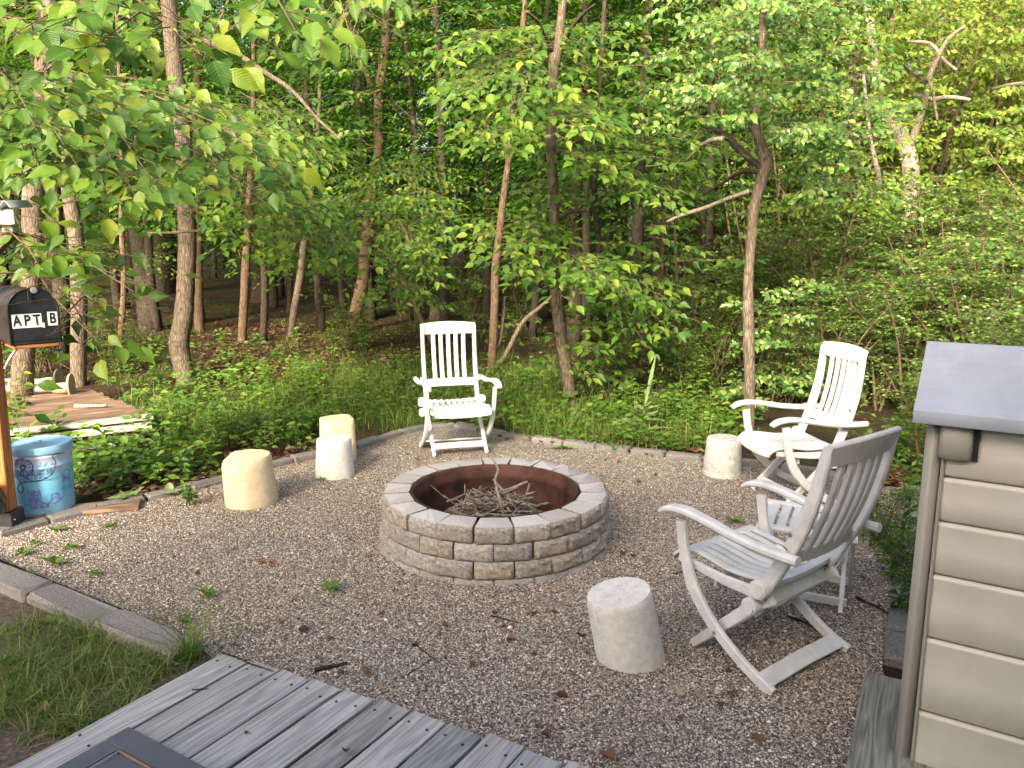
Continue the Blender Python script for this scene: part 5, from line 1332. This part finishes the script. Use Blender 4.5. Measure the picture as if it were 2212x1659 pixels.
# nearer understory: small trees whose layered leaves fill the view between the trunks
for i, (px, Y) in enumerate(((560, 12.2), (690, 13.5), (800, 14.5), (905, 13.2), (960, 12.2), (1050, 13.6), (1150, 12.6), (1270, 12.0), (1380, 11.2), (1440, 12.4), (1530, 11.6), (1000, 15.2), (620, 15.5), (430, 14.2), (250, 14.5), (60, 13.5), (140, 12.6), (330, 13.2), (1180, 15), (740, 16), (880, 16.5), (1340, 14), (1500, 14.5))):
    p = atY(px, 600, Y)
    bg_tree(p.x, Y, i % 3, CROWNS[i % 4], 'slender understory tree among the trunks behind the dock and stumps' if px < 700 else 'slender understory tree behind the central chair' if px < 1180 else 'slender understory tree behind the leaning brown trunk and mullein', 'understory trees in the wood', R(.72, .95), 'leaf_mid' if i % 2 else None)
# low bushes on the forest floor
for i in range(38):
    y = R(17, 32); x = R(-.75, .8) * y
    root = tag(empty('forest_shrub', (x, y, terrain(x, y) - .9), R(0, 6.28)), 'low dark shrub on the forest floor between the trunks', 'shrub', 'shrubs on the forest floor'); root.scale = (R(1, 1.5),) * 3
    c = link('leaves', LOWCR[i % 3], None, root); c['kind'] = 'stuff'

# thicket on the right: buckthorn bushes to the ground
def shrub_mesh(seed, h, rad, nst, leaf):
    random.seed(seed); LV, TW = Leaves(), MB()
    for i in range(nst):
        a = R(0, 6.28); b = Vector((R(-.3, .3), R(-.3, .3), 0)); e = Vector((math.cos(a) * rad * R(.3, 1), math.sin(a) * rad * R(.3, 1), h * R(.6, 1.05)))
        m_ = (b + e) / 2 + Vector((R(-.2, .2), R(-.2, .2), .2)); P = smooth_path([b, m_, e], 5); TW.tube(P, lerp_list([.02, .014, .005], len(P)), 5, cap=False)
        for q in range(2, len(P)):
            for z in range(2):
                d = Vector((R(-1, 1), R(-1, 1), R(-.25, .55))).normalized() * R(.25, .55)
                spray(P[q], P[q] + d, leaf, LV, TW, .85, .62, Vector((0, -.2, .6)), 1.0, .4, .0035)
    me = LV.mesh('far'); tm = TW.mesh('stems', smooth=True); return me, tm
SHR = [shrub_mesh(300 + i, 2.7, 1.1, 17, .064) for i in range(4)]
for a, b in SHR: a.materials.append(M['leaf_buck']); b.materials.append(M['twig'])
SHD = [shrub_mesh(320 + i, 2.2, 1.0, 10, .085) for i in range(2)]
for a, b in SHD: a.materials.append(M['leaf_mid']); b.materials.append(M['twig'])
random.seed(21)
def shrub(x, y, k, s, sz, label, group, src=None, leafmat=None):
    src = src or SHR
    root = tag(empty('shrub', (x, y, terrain(x, y) - .03), R(0, 6.28)), label, 'shrub', group); root.scale = (s, s, s * sz)
    link('stems', src[k % len(src)][1], None, root); c = link('leaves', src[k % len(src)][0], None, root); c['kind'] = 'stuff'
    if leafmat: c.material_slots[0].link = 'OBJECT'; c.material_slots[0].material = M[leafmat]
k = 0
for (px, Y, s, sz) in ((1700, 8.3, .62, .8), (1780, 7.9, .7, .95), (1860, 8.6, .85, 1.0), (1930, 8.0, .8, 1.0), (2010, 8.2, .9, 1.05), (2100, 7.6, .9, 1.1), (2200, 7.8, 1.0, 1.1), (1740, 9.4, 1.0, 1.1), (1850, 9.8, 1.05, 1.2), (1960, 9.6, 1.1, 1.2), (2080, 9.4, 1.1, 1.2), (2200, 9.6, 1.1, 1.3),
                       (2290, 8.6, 1.1, 1.3), (2230, 6.6, .7, 1.0), (2420, 5.6, .8, 1.1), (1660, 10.2, .9, 1.0), (1580, 10.6, .9, .9), (2080, 7.0, .5, .8)):
    p = atY(px, 900, Y); shrub(p.x, Y, k, s, sz * .70, 'small-leaved thicket bush just behind the crooked trunk' if px < 1790 else 'small-leaved thicket bush behind the back of the side-facing chair' if px < 2000 else 'small-leaved thicket bush behind the grey lid of the storage box', 'bushes of the thicket'); k += 1
for (px, Y, s, sz) in ((1660, 11.5, 1.2, 1.5), (1780, 11.8, 1.3, 1.6), (1900, 11.6, 1.3, 1.6), (2030, 11.8, 1.3, 1.6), (2160, 11.6, 1.3, 1.7), (2290, 11.4, 1.3, 1.8), (1560, 13, 1.2, 1.5), (1460, 13.6, 1.1, 1.2), (1720, 14, 1.5, 1.9), (1860, 14.4, 1.5, 2.0), (2000, 14, 1.5, 2.1), (2140, 14.2, 1.5, 2.2), (2280, 14, 1.5, 2.2)):
    p = atY(px, 900, Y); shrub(p.x, Y, k, s, sz * .9, 'tall back bush filling the gap near the crooked trunk' if px < 1790 else 'tall back bush around the foot of the old pale tree' if px < 2050 else 'tall back bush at the far edge of the thicket above the storage box', 'tall bushes of the back thicket', None, 'leaf_yellow' if px > 1700 else None); k += 1
for (px, Y, s) in ((1400, 10.4, .6), (1490, 9.6, .6), (1540, 8.9, .5), (1350, 11.6, .6), (1250, 13, .7), (1130, 13.8, .65), (1020, 14.2, .6), (880, 14.5, .5), (760, 11.4, .42), (225, 10.8, .45), (262, 9.8, .34), (95, 10.0, .5), (30, 9.2, .5), (1500, 8.2, .38), (1440, 8.6, .36)):
    p = atY(px, 800, Y); shrub(p.x, Y, k, s, .95, 'leafy undergrowth bush on the floor of the wood', 'undergrowth bushes', SHD); k += 1
p = G(2010, 1180); 
for (x, y, s) in ((2.12, 4.25, .24), (2.05, 3.75, .22), (1.92, 3.35, .18), (3.05, 4.7, .36), (3.1, 5.5, .42), (1.74, 2.9, .14)):
    shrub(x, y, k, s, .9, 'low leafy bush squeezed between the edging pavers and storage box', 'bushes beside the storage box', SHD); k += 1

# ------------------------------------------------------------------ grass and leaf litter
def blades(name, label, pos, h, wd, mat, lean=.6, parent=None, seed=1):
    g = np.random.default_rng(seed); k = len(pos); a = g.uniform(0, 2 * math.pi, k); hh = h * g.lognormal(0, .35, k); ln = lean * g.uniform(.2, 1.3, k)
    dx, dy = np.cos(a), np.sin(a); sx, sy = -dy, dx
    V = np.zeros((k, 7, 3))
    for j, (t, w) in enumerate(((0, 1), (.4, .85), (.75, .55))):
        cx = pos[:, 0] + dx * hh * ln * t * t; cyy = pos[:, 1] + dy * hh * ln * t * t; cz = pos[:, 2] + hh * t * (1 - .28 * ln * t)
        for q, sg in enumerate((-1, 1)):
            V[:, j * 2 + q, 0] = cx + sx * wd * w * sg / 2; V[:, j * 2 + q, 1] = cyy + sy * wd * w * sg / 2; V[:, j * 2 + q, 2] = cz
    V[:, 6, 0] = pos[:, 0] + dx * hh * ln; V[:, 6, 1] = pos[:, 1] + dy * hh * ln; V[:, 6, 2] = pos[:, 2] + hh * (1 - .30 * ln)
    t = np.array([(0, 1, 3), (0, 3, 2), (2, 3, 5), (2, 5, 4), (4, 5, 6)])
    Tt = (t[None] + (np.arange(k) * 7)[:, None, None]).reshape(-1, 3)
    o = link(name, fast_mesh(name, V.reshape(-1, 3), Tt), M[mat])
    return tag(o, label, 'grass', kind='stuff')
def scatter_px(rects, n, seed):
    g = np.random.default_rng(seed); out = []
    for (x0, y0, x1, y1, w) in rects:
        m = int(n * w); clumps = max(3, m // 45)
        for _ in range(clumps):
            c = GT(g.uniform(x0, x1), g.uniform(y0, y1)); sd_ = g.uniform(.05, .16)
            for _ in range(45):
                x, y = c.x + g.normal(0, sd_), c.y + g.normal(0, sd_); out.append((x, y, terrain(x, y) - .01))
    a = np.array(out); return a[~inside(a[:, 0], a[:, 1])]
blades('tall_grass', 'long arching green grass between the gravel edging and the wood', scatter_px([(600, 830, 930, 930, .17), (400, 850, 620, 960, .12), (930, 800, 1250, 915, .22), (1100, 880, 1560, 975, .22), (280, 860, 420, 940, .05), (640, 800, 920, 840, .1)], 15000, 5), .21, .0042, 'grass', 1.35, seed=6)
blades('forest_grass', 'fine short grass over the shady floor of the wood', scatter_px([(240, 690, 760, 840, .5), (600, 690, 1100, 800, .5), (1000, 690, 1500, 860, .3)], 4500, 7), .09, .005, 'grass', 1.3, seed=8)
lawn_rects = [(0, 1360, 440, 1480, .45), (0, 1440, 330, 1600, .5), (60, 1330, 200, 1400, .06), (150, 1290, 420, 1420, .12)]
a = np.array([]) 
g = np.random.default_rng(9); pts = []
edge_a, edge_b = G(413, 1400), G(0, 1245)
for (x0, y0, x1, y1, w) in lawn_rects:
    for _ in range(int(135 * w)):
        c = G(g.uniform(x0, x1), g.uniform(y0, y1)); sd_ = g.uniform(.012, .05)
        for _ in range(int(g.uniform(15, 60))):
            pts.append((c.x + g.normal(0, sd_), c.y + g.normal(0, sd_), 0.0))
pts = np.array(pts)
left_of_deck = ((pts[:, 0] - A.x) * ed.x + (pts[:, 1] - A.y) * ed.y) < -.015
ka, kb = G(0, 1236, .05), G(405, 1398, .05); kd = (kb - ka).normalized(); side_k = (pts[:, 0] - ka.x) * -kd.y + (pts[:, 1] - ka.y) * kd.x
pts = pts[left_of_deck & ~inside(pts[:, 0], pts[:, 1]) & (side_k < -.095)]
blades('dry_grass', 'yellowing tufted grass in the corner between kerb and deck', pts, .07, .0042, 'lawn', 1.6, seed=10)
cc = G(408, 1432); tp = np.stack([cc.x + RNG.normal(0, .02, 110), cc.y + RNG.normal(0, .02, 110), np.zeros(110)], -1)
o = blades('grass_tuft', 'bright green grass tuft spilling over the corner of the deck', tp, .22, .0038, 'grass', 1.1, seed=12)
def ground_cover(rects, n, seed):
    random.seed(seed); LV = Leaves()
    for (x0, y0, x1, y1, w, hmax) in rects:
        for _ in range(int(n * w / 14)):
            c = GT(R(x0, x1), R(y0, y1)); hc = hmax * random.choice((.4, .7, 1.0, 1.7)) * R(.6, 1.1); lf = R(.045, .085)
            if inside(np.array([c.x]), np.array([c.y - .06]))[0]: continue
            for _ in range(14):
                x, y = c.x + random.gauss(0, .07), c.y + random.gauss(0, .07); a = R(0, 6.28); l = lf * R(.6, 1.2)
                LV.add((x, y, terrain(x, y) + hc * R(.3, 1)), (math.cos(a), math.sin(a), R(-.3, .3)), tuple(Vector((R(-.4, .4), R(-.8, .1), 1))), l, l * .58)
    tag(link('ground_cover', LV.mesh('mid'), M['leaf_plant']), 'low leafy ground cover between the edging and the trees', 'ground cover', kind='stuff')
ground_cover([(280, 850, 700, 985, .34, .22), (930, 815, 1250, 925, .22, .2), (1100, 880, 1560, 980, .32, .2), (150, 965, 460, 1070, .16, .18), (640, 790, 930, 920, .26, .24), (230, 740, 420, 850, .10, .2), (430, 760, 640, 840, .08, .15), (1480, 840, 1640, 960, .12, .25), (1850, 960, 2000, 1030, .06, .25)], 5600, 51)
# dead leaves lying loose, one mass, on the forest floor and along the beds
def litter(rects, n, size, seed):
    random.seed(seed); LV = Leaves()
    for (x0, y0, x1, y1, w) in rects:
        for _ in range(int(n * w)):
            p = GT(R(x0, x1), R(y0, y1)); a = R(0, 6.28)
            if inside(np.array([p.x]), np.array([p.y]))[0]: continue
            l = size * R(.6, 1.3); LV.add((p.x, p.y, terrain(p.x, p.y) + .012 + R(0, .012)), (math.cos(a), math.sin(a), R(-.2, .3)), tuple(Vector((R(-.5, .5), R(-.5, .5), 1))), l, l * .55)
    tag(link('leaf_litter', LV.mesh('far'), M['dead_leaf']), 'brown dead leaf litter on the floor of the wood', 'leaf litter', kind='stuff')
litter([(150, 640, 760, 830, .35), (560, 690, 960, 830, .3), (150, 1000, 480, 1080, .07), (480, 960, 690, 1030, .04), (960, 700, 1500, 860, .2), (1040, 930, 1560, 985, .10), (1880, 1010, 1960, 1060, .04), (430, 700, 720, 830, .3)], 8000, .065, 31)

# ------------------------------------------------------------------ broad-leaved plants along the edging
random.seed(33)
def plant(name, label, cat, group, loc, h, nst, leaf, mat='leaf_plant', spread=.35, rosette=False, asp=.5, yellow=False):
    root = tag(empty(name, loc), label, cat, group); nl = 0
    if rosette:
        for i in range(nst):
            a = i * 2.4 + R(-.3, .3); d = Vector((math.cos(a), math.sin(a), R(.25, .7))).normalized(); l = leaf * R(.7, 1.15)
            n_ = Vector((-d.x * .6, -d.y * .6, 1)); n_ = (n_ - d * n_.dot(d)).normalized(); x_ = d.cross(n_); w = l * asp
            m4 = Matrix(((x_.x * w, d.x * l, n_.x * l, 0), (x_.y * w, d.y * l, n_.y * l, 0), (x_.z * w, d.z * l, n_.z * l, .012), (0, 0, 0, 1)))
            link('leaf', hero_mesh(mat, random.randrange(5)), None, root, m4)
        return root
    for s in range(nst):
        a = R(0, 6.28); lean = R(0, spread); top = Vector((math.cos(a) * lean * h, math.sin(a) * lean * h - .05 * h, h * R(.65, 1.1))); b = Vector((R(-.03, .03), R(-.03, .03), 0))
        P = smooth_path([b, (b + top) * .5 + Vector((0, 0, .06 * h)), top], 5); mb = MB(); mb.tube(P, lerp_list([.004, .003, .0015], len(P)), 5); mb.build('stem', M['leaf_mid'], root, smooth=True)
        k = max(3, int(h / (leaf * .55)))
        for j in range(k):
            t = .3 + .7 * j / (k - 1); q = P[min(len(P) - 1, int(t * (len(P) - 1)))]
            for sg in ((-1, 1) if j < k - 1 else (1,)):
                aa = a + j * 1.57 + (0 if sg > 0 else math.pi) + R(-.4, .4)
                d = Vector((math.cos(aa), math.sin(aa), R(-.1, .45) if j < k - 1 else .6)).normalized(); l = leaf * R(.6, 1.1) * (1 - .25 * abs(t - .6))
                n_ = Vector((0, -.35, 1)) + rv(.3); n_ = (n_ - d * n_.dot(d)).normalized(); x_ = d.cross(n_); w = l * asp
                m4 = Matrix(((x_.x * w, d.x * l, n_.x * l, q.x + d.x * .01), (x_.y * w, d.y * l, n_.y * l, q.y + d.y * .01), (x_.z * w, d.z * l, n_.z * l, q.z), (0, 0, 0, 1)))
                link('leaf', hero_mesh(mat, random.randrange(5)), None, root, m4)
    return root
lbl = 'leafy green weed in the bed between the bucket, dock and stumps'
for (px, py, h, n, lf) in ((175, 1055, .26, 3, .115), (215, 1040, .30, 3, .12), (250, 1065, .22, 3, .105), (290, 1030, .36, 3, .115), (330, 1045, .30, 3, .115), (365, 1020, .34, 3, .115), (395, 1040, .22, 3, .09), (420, 990, .40, 3, .105), (455, 1010, .28, 3, .10), (350, 975, .42, 3, .115), (395, 960, .45, 3, .105), (500, 970, .36, 3, .09), (545, 960, .35, 3, .09), (585, 960, .34, 3, .09), (625, 950, .33, 3, .09), (570, 985, .22, 3, .06), (640, 965, .25, 3, .06), (470, 950, .4, 3, .10), (520, 925, .42, 3, .09), (670, 940, .3, 3, .06), (600, 900, .55, 3, .09), (640, 880, .55, 3, .09), (440, 900, .4, 3, .10), (180, 1010, .3, 3, .12), (240, 1010, .34, 3, .12)):
    lbl = 'leafy green weed right beside the printed tin bucket' if px < 200 else 'leafy green weed in front of the pale block under the dock' if px < 340 else 'leafy green weed left of the leaning cream stump' if px < 480 else 'leafy green weed in the tall growth behind the cream and white stumps'
    plant('weed_plant', lbl, 'plant', 'weeds along the left bed', Vector((GT(px, py).x, GT(px, py).y, 0)), h, n, lf)
for (px, py, h, n, lf) in ((70, 1000, .42, 3, .12), (120, 985, .36, 3, .12), (40, 960, .5, 3, .11), (60, 930, .55, 2, .11)):
    plant('seedling', 'bright broad-leaved seedling growing up behind the tin bucket', 'plant', 'seedlings behind the bucket', Vector((GT(px, py).x, GT(px, py).y, 0)), h, n, lf, 'leaf_hero')
for (px, py, h, n, lf) in ((1130, 905, .26, 4, .07), (1165, 915, .22, 4, .06), (1290, 915, .3, 3, .075), (1340, 925, .3, 4, .075), (1410, 930, .34, 4, .075), (1450, 920, .45, 4, .08), (1490, 940, .32, 4, .075), (1530, 955, .3, 3, .07), (1370, 905, .5, 3, .08), (1100, 880, .3, 3, .06), (1250, 930, .2, 4, .05), (1500, 880, .5, 4, .09), (1560, 900, .4, 4, .08), (1320, 880, .5, 3, .08), (940, 880, .3, 2, .07), (1000, 870, .32, 3, .08), (880, 905, .3, 3, .06), (840, 890, .35, 3, .06), (760, 760, .7, 5, .10), (720, 780, .6, 4, .10), (790, 770, .6, 4, .09)):
    q = GT(px, py); plant('weed_plant', 'leafy green weed in the grass behind the central chair and edging', 'plant', 'weeds behind the back edging', Vector((q.x, q.y, terrain(q.x, q.y))), h, n, lf)
for (px, py) in ((1905, 1010), (1880, 990), (1935, 1000), (1960, 1090), (1950, 1180), (1940, 1330), (1930, 1240), (1985, 1060)):
    q = GT(px, py); plant('weed_plant', 'broad-leaved weed creeping over the pavers by the storage box', 'plant', 'weeds beside the storage box', Vector((q.x, q.y, 0)), R(.16, .34), 3, R(.06, .09), 'leaf_dark' if py > 1100 else 'leaf_plant')
for (px, py, lf, n) in ((275, 1083, .14, 7), (368, 1072, .12, 7), (118, 1150, .07, 6), (238, 1142, .055, 10), (50, 1200, .07, 6), (75, 1178, .05, 5), (120, 1222, .09, 7), (155, 1188, .07, 6), (205, 1245, .06, 7), (448, 1288, .07, 6), (716, 1277, .075, 6), (400, 1345, .05, 8), (45, 1258, .09, 9), (110, 1350, .07, 6), (1590, 965, .13, 6), (1585, 1130, .08, 6), (1660, 1010, .12, 5), (330, 1465, .06, 8), (60, 1515, .08, 6), (695, 1040, .05, 5), (1215, 972, .12, 6), (1460, 975, .10, 6)):
    q = G(px, py); plant('weed_rosette', 'small rosette weed sprouting at the edge of the gravel', 'plant', 'rosette weeds in the gravel', Vector((q.x, q.y, 0)), .05, n, lf, 'leaf_mullein' if lf >= .12 else 'leaf_plant', rosette=True, asp=.42)
q = G(413, 1092); plant('weed_plant', 'upright bright green weed between the kerb and the leaning cream stump', 'plant', None, Vector((q.x, q.y, 0)), .16, 5, .055)

for (px, py, h, n, lf) in ((300, 790, .22, 3, .10), (480, 790, .2, 3, .10), (540, 800, .24, 3, .10), (600, 780, .22, 3, .10), (650, 800, .25, 3, .10), (450, 830, .25, 3, .11), (500, 840, .28, 3, .10), (570, 840, .3, 3, .10), (690, 820, .3, 3, .10), (340, 830, .26, 3, .10), (870, 800, .28, 3, .09), (1120, 840, .3, 3, .09), (1160, 850, .3, 3, .09), (640, 740, .2, 3, .11), (480, 740, .18, 3, .11), (560, 750, .18, 3, .11)):
    q = GT(px, py); plant('weed_plant', 'shade plant on the leaf-littered floor under the trees', 'plant', 'shade plants on the forest floor', Vector((q.x, q.y, terrain(q.x, q.y))), h, n, lf, 'leaf_mid' if False else 'leaf_plant')
# mullein
q = GT(1380, 945); mul = tag(empty('mullein', q), 'tall pale mullein stalk with a flower spike in the grass', 'plant')
tipp = atY(1413, 785, q.y) - q; mid_ = atY(1395, 870, q.y) - q
P = smooth_path([Vector((0, 0, 0)), mid_ * .5, mid_, tipp], 5); mb = MB(); mb.tube(P, lerp_list([.009, .008, .006, .004], len(P)), 7); mb.build('stem', M['leaf_mullein'], mul, smooth=True)
for i in range(22):
    t = .12 + .75 * i / 22; c = P[int(t * (len(P) - 1))]; a = i * 2.4; l = .24 * (1 - t) + .05; d = Vector((math.cos(a), math.sin(a), .55)).normalized()
    n_ = Vector((-d.x * .5, -d.y * .5, 1)); n_ = (n_ - d * n_.dot(d)).normalized(); x_ = d.cross(n_); w = l * .36
    link('leaf', hero_mesh('leaf_mullein', i % 5), None, mul, Matrix(((x_.x * w, d.x * l, n_.x * l, c.x), (x_.y * w, d.y * l, n_.y * l, c.y), (x_.z * w, d.z * l, n_.z * l, c.z), (0, 0, 0, 1))))
mb = MB(); e = P[-6:]; mb.tube(e + [e[-1] + (e[-1] - e[-2]) * 1.5], [.010, .014, .016, .016, .013, .009, .003], 8, .25); mb.build('flower_spike', M['leaf_mullein'], mul)

# ------------------------------------------------------------------ fallen leaves, twigs and bits on the gravel and deck
random.seed(44)
def oak_leaf(seed):
    rs = random.Random(seed); o = []; n = 7
    for i in range(n * 2 + 1):
        t = i / (n * 2); w = (.20 + .24 * math.sin(math.pi * min(1, t * 1.05))) * (1.0 if i % 2 else .5); o.append((w, t))
    pts = [(0, -.12)] + [(w, t) for w, t in o[:-1]] + [(0, 1.02)] + [(-w * rs.uniform(.85, 1.1), t) for w, t in reversed(o[:-1])]
    c = rs.uniform(.1, .45); vs = [(x, y, c * (x * x * 2 + (y - .5) ** 2 * .6) + rs.uniform(-.03, .03)) for x, y in pts]
    cen = [(0, .0, 0), (0, .5, 0), (0, 1, .05)]
    me = MB(); me.add(vs + [(0, .45, .0)], [(len(vs), i, (i + 1) % len(vs)) for i in range(len(vs))]); m_ = me.mesh('fallen_leaf', smooth=True); return m_
OAK = [oak_leaf(i) for i in range(4)]
for m_ in OAK: m_.materials.append(M['dead_leaf'])
CURL = []
for i in range(4):
    v, t, uv = HERO[i]; v = v.copy(); v[:, 2] = v[:, 0] ** 2 * 2.2 + (v[:, 1] - .5) ** 2 * .5; m_ = fast_mesh('fallen_leaf', v, t, uv); m_.materials.append(M['dead_leaf']); CURL.append(m_)
def fallen(px, py, size, oak=False, z=.006, lab=None):
    q = G(px, py, z); me = (OAK if oak else CURL)[random.randrange(4)]
    o = link('fallen_leaf', me, None); o.location = (q.x, q.y, z + .004); o.rotation_euler = (R(-.35, .35), R(-.35, .35), R(0, 6.28)); size *= .58; o.scale = (size * R(.6, 1), size, size * .8)
    return tag(o, lab or 'dry brown leaf lying on the gravel', 'fallen leaf', 'fallen leaves on the gravel')
for (px, py, s) in ((822, 1168, .07), (650, 1270, .06), (857, 1275, .045), (1095, 1353, .06), (968, 1352, .06), (1070, 1322, .05), (1190, 1325, .07), (1095, 1380, .07), (1025, 1432, .06), (1148, 1415, .05), (1060, 1640, .07), (1206, 1505, .085), (1215, 1510, .07), (1167, 1586, .08), (1327, 1645, .10), (1157, 1568, .05), (1363, 1200, .07), (1395, 1190, .06), (1582, 1452, .06), (1690, 1300, .06), (1560, 1532, .06), (1640, 1610, .09), (745, 1455, .07), (575, 1215, .08), (592, 1222, .07), (1820, 1190, .09), (1850, 1210, .08), (1740, 1340, .06), (1780, 1380, .08), (1755, 1395, .07), (640, 1300, .06), (1340, 1000, .07), (1310, 995, .07), (1420, 1030, .08), (1300, 1030, .06), (1385, 1045, .09), (820, 1040, .06), (880, 985, .07), (905, 992, .08), (960, 1000, .07), (1015, 965, .08), (1040, 970, .06), (860, 1010, .06), (905, 1395, .07), (960, 1420, .05), (1870, 1250, .07), (1900, 1210, .08), (1590, 1410, .06), (1470, 1560, .06), (720, 1380, .06), (830, 1330, .05), (500, 1190, .06), (420, 1240, .06)):
    fallen(px, py, s)
for (px, py, s) in ((660, 1355, .11), (800, 1462, .10), (1160, 1325, .10), (1245, 1370, .10), (1105, 1375, .09), (1500, 1492, .13), (1590, 1495, .12), (1475, 1505, .12), (685, 1110, .07), (1345, 1200, .09)):
    fallen(px, py, s, True, lab='pale lobed oak leaf lying on the gravel')
for (px, py, s, ok) in ((105, 1345, .12, True), (330, 1478, .07, True), (212, 1530, .09, False), (186, 1545, .07, False), (110, 1535, .09, False)):
    o = fallen(px, py, s, ok, .03, 'dead leaf caught in the dry grass by the deck'); o['group'] = 'dead leaves in the dry grass'
for (px, py, s) in ((750, 1622, .06), (530, 1590, .045), (478, 1408, .05)):
    o = fallen(px, py, s, False, DZ + .004, 'small orange-brown leaf lying on the deck boards'); o['group'] = 'fallen leaves on the deck'
for i, (a, b, r, lab, z) in enumerate((((680, 1447), (750, 1432), .011, 'dark thick twig on the gravel at the end of the deck', .012), ((1060, 1330), (1120, 1345), .004, 'thin dark twig curving across the gravel', .006), ((1450, 1240), (1560, 1225), .003, 'thin long twig on the gravel beyond the near chair', .005), ((1690, 1240), (1760, 1215), .007, 'crooked branchlet under the footstool', .01), ((1700, 1330), (1790, 1370), .006, 'brittle twig behind the near chair leg', .01),
     ((900, 1395), (960, 1440), .003, 'fine twig on open gravel beside a brown leaf', .005), ((870, 1465), (930, 1425), .003, 'slender twig lying across the near gravel', .005), ((480, 1410), (590, 1450), .004, 'dark forked twig resting over the deck boards', DZ + .006), ((415, 1490), (450, 1488), .0025, 'tiny twig on a stained deck board', DZ + .004), ((1850, 1290), (1930, 1330), .007, 'dry branchlet among the pavers near the storage box', .012))):
    tag(bent_stick(G(*a, z), G(*b, z), r, r * .5, .05, 8, 2 if i in (3, 4, 7, 9) else 0, 60 + i).build('twig', M['bark_dark'], smooth=True), lab, 'twig', 'twigs on the ground')
# tree stump in the wood behind the central chair
q = GT(943, 690); mb = MB(); mb.lathe([(.17, -.05), (.145, .05), (.13, .2), (.125, .36), (.118, .37), (.001, .375)], 20); mb.v = [(x * R(.94, 1.06), y * R(.94, 1.06), z) for x, y, z in mb.v]
o = mb.build('tree_stump', M['bark_brown'], angle=40); o.location = q; tag(o, 'short reddish tree stump in the wood just above the central chair', 'stump')
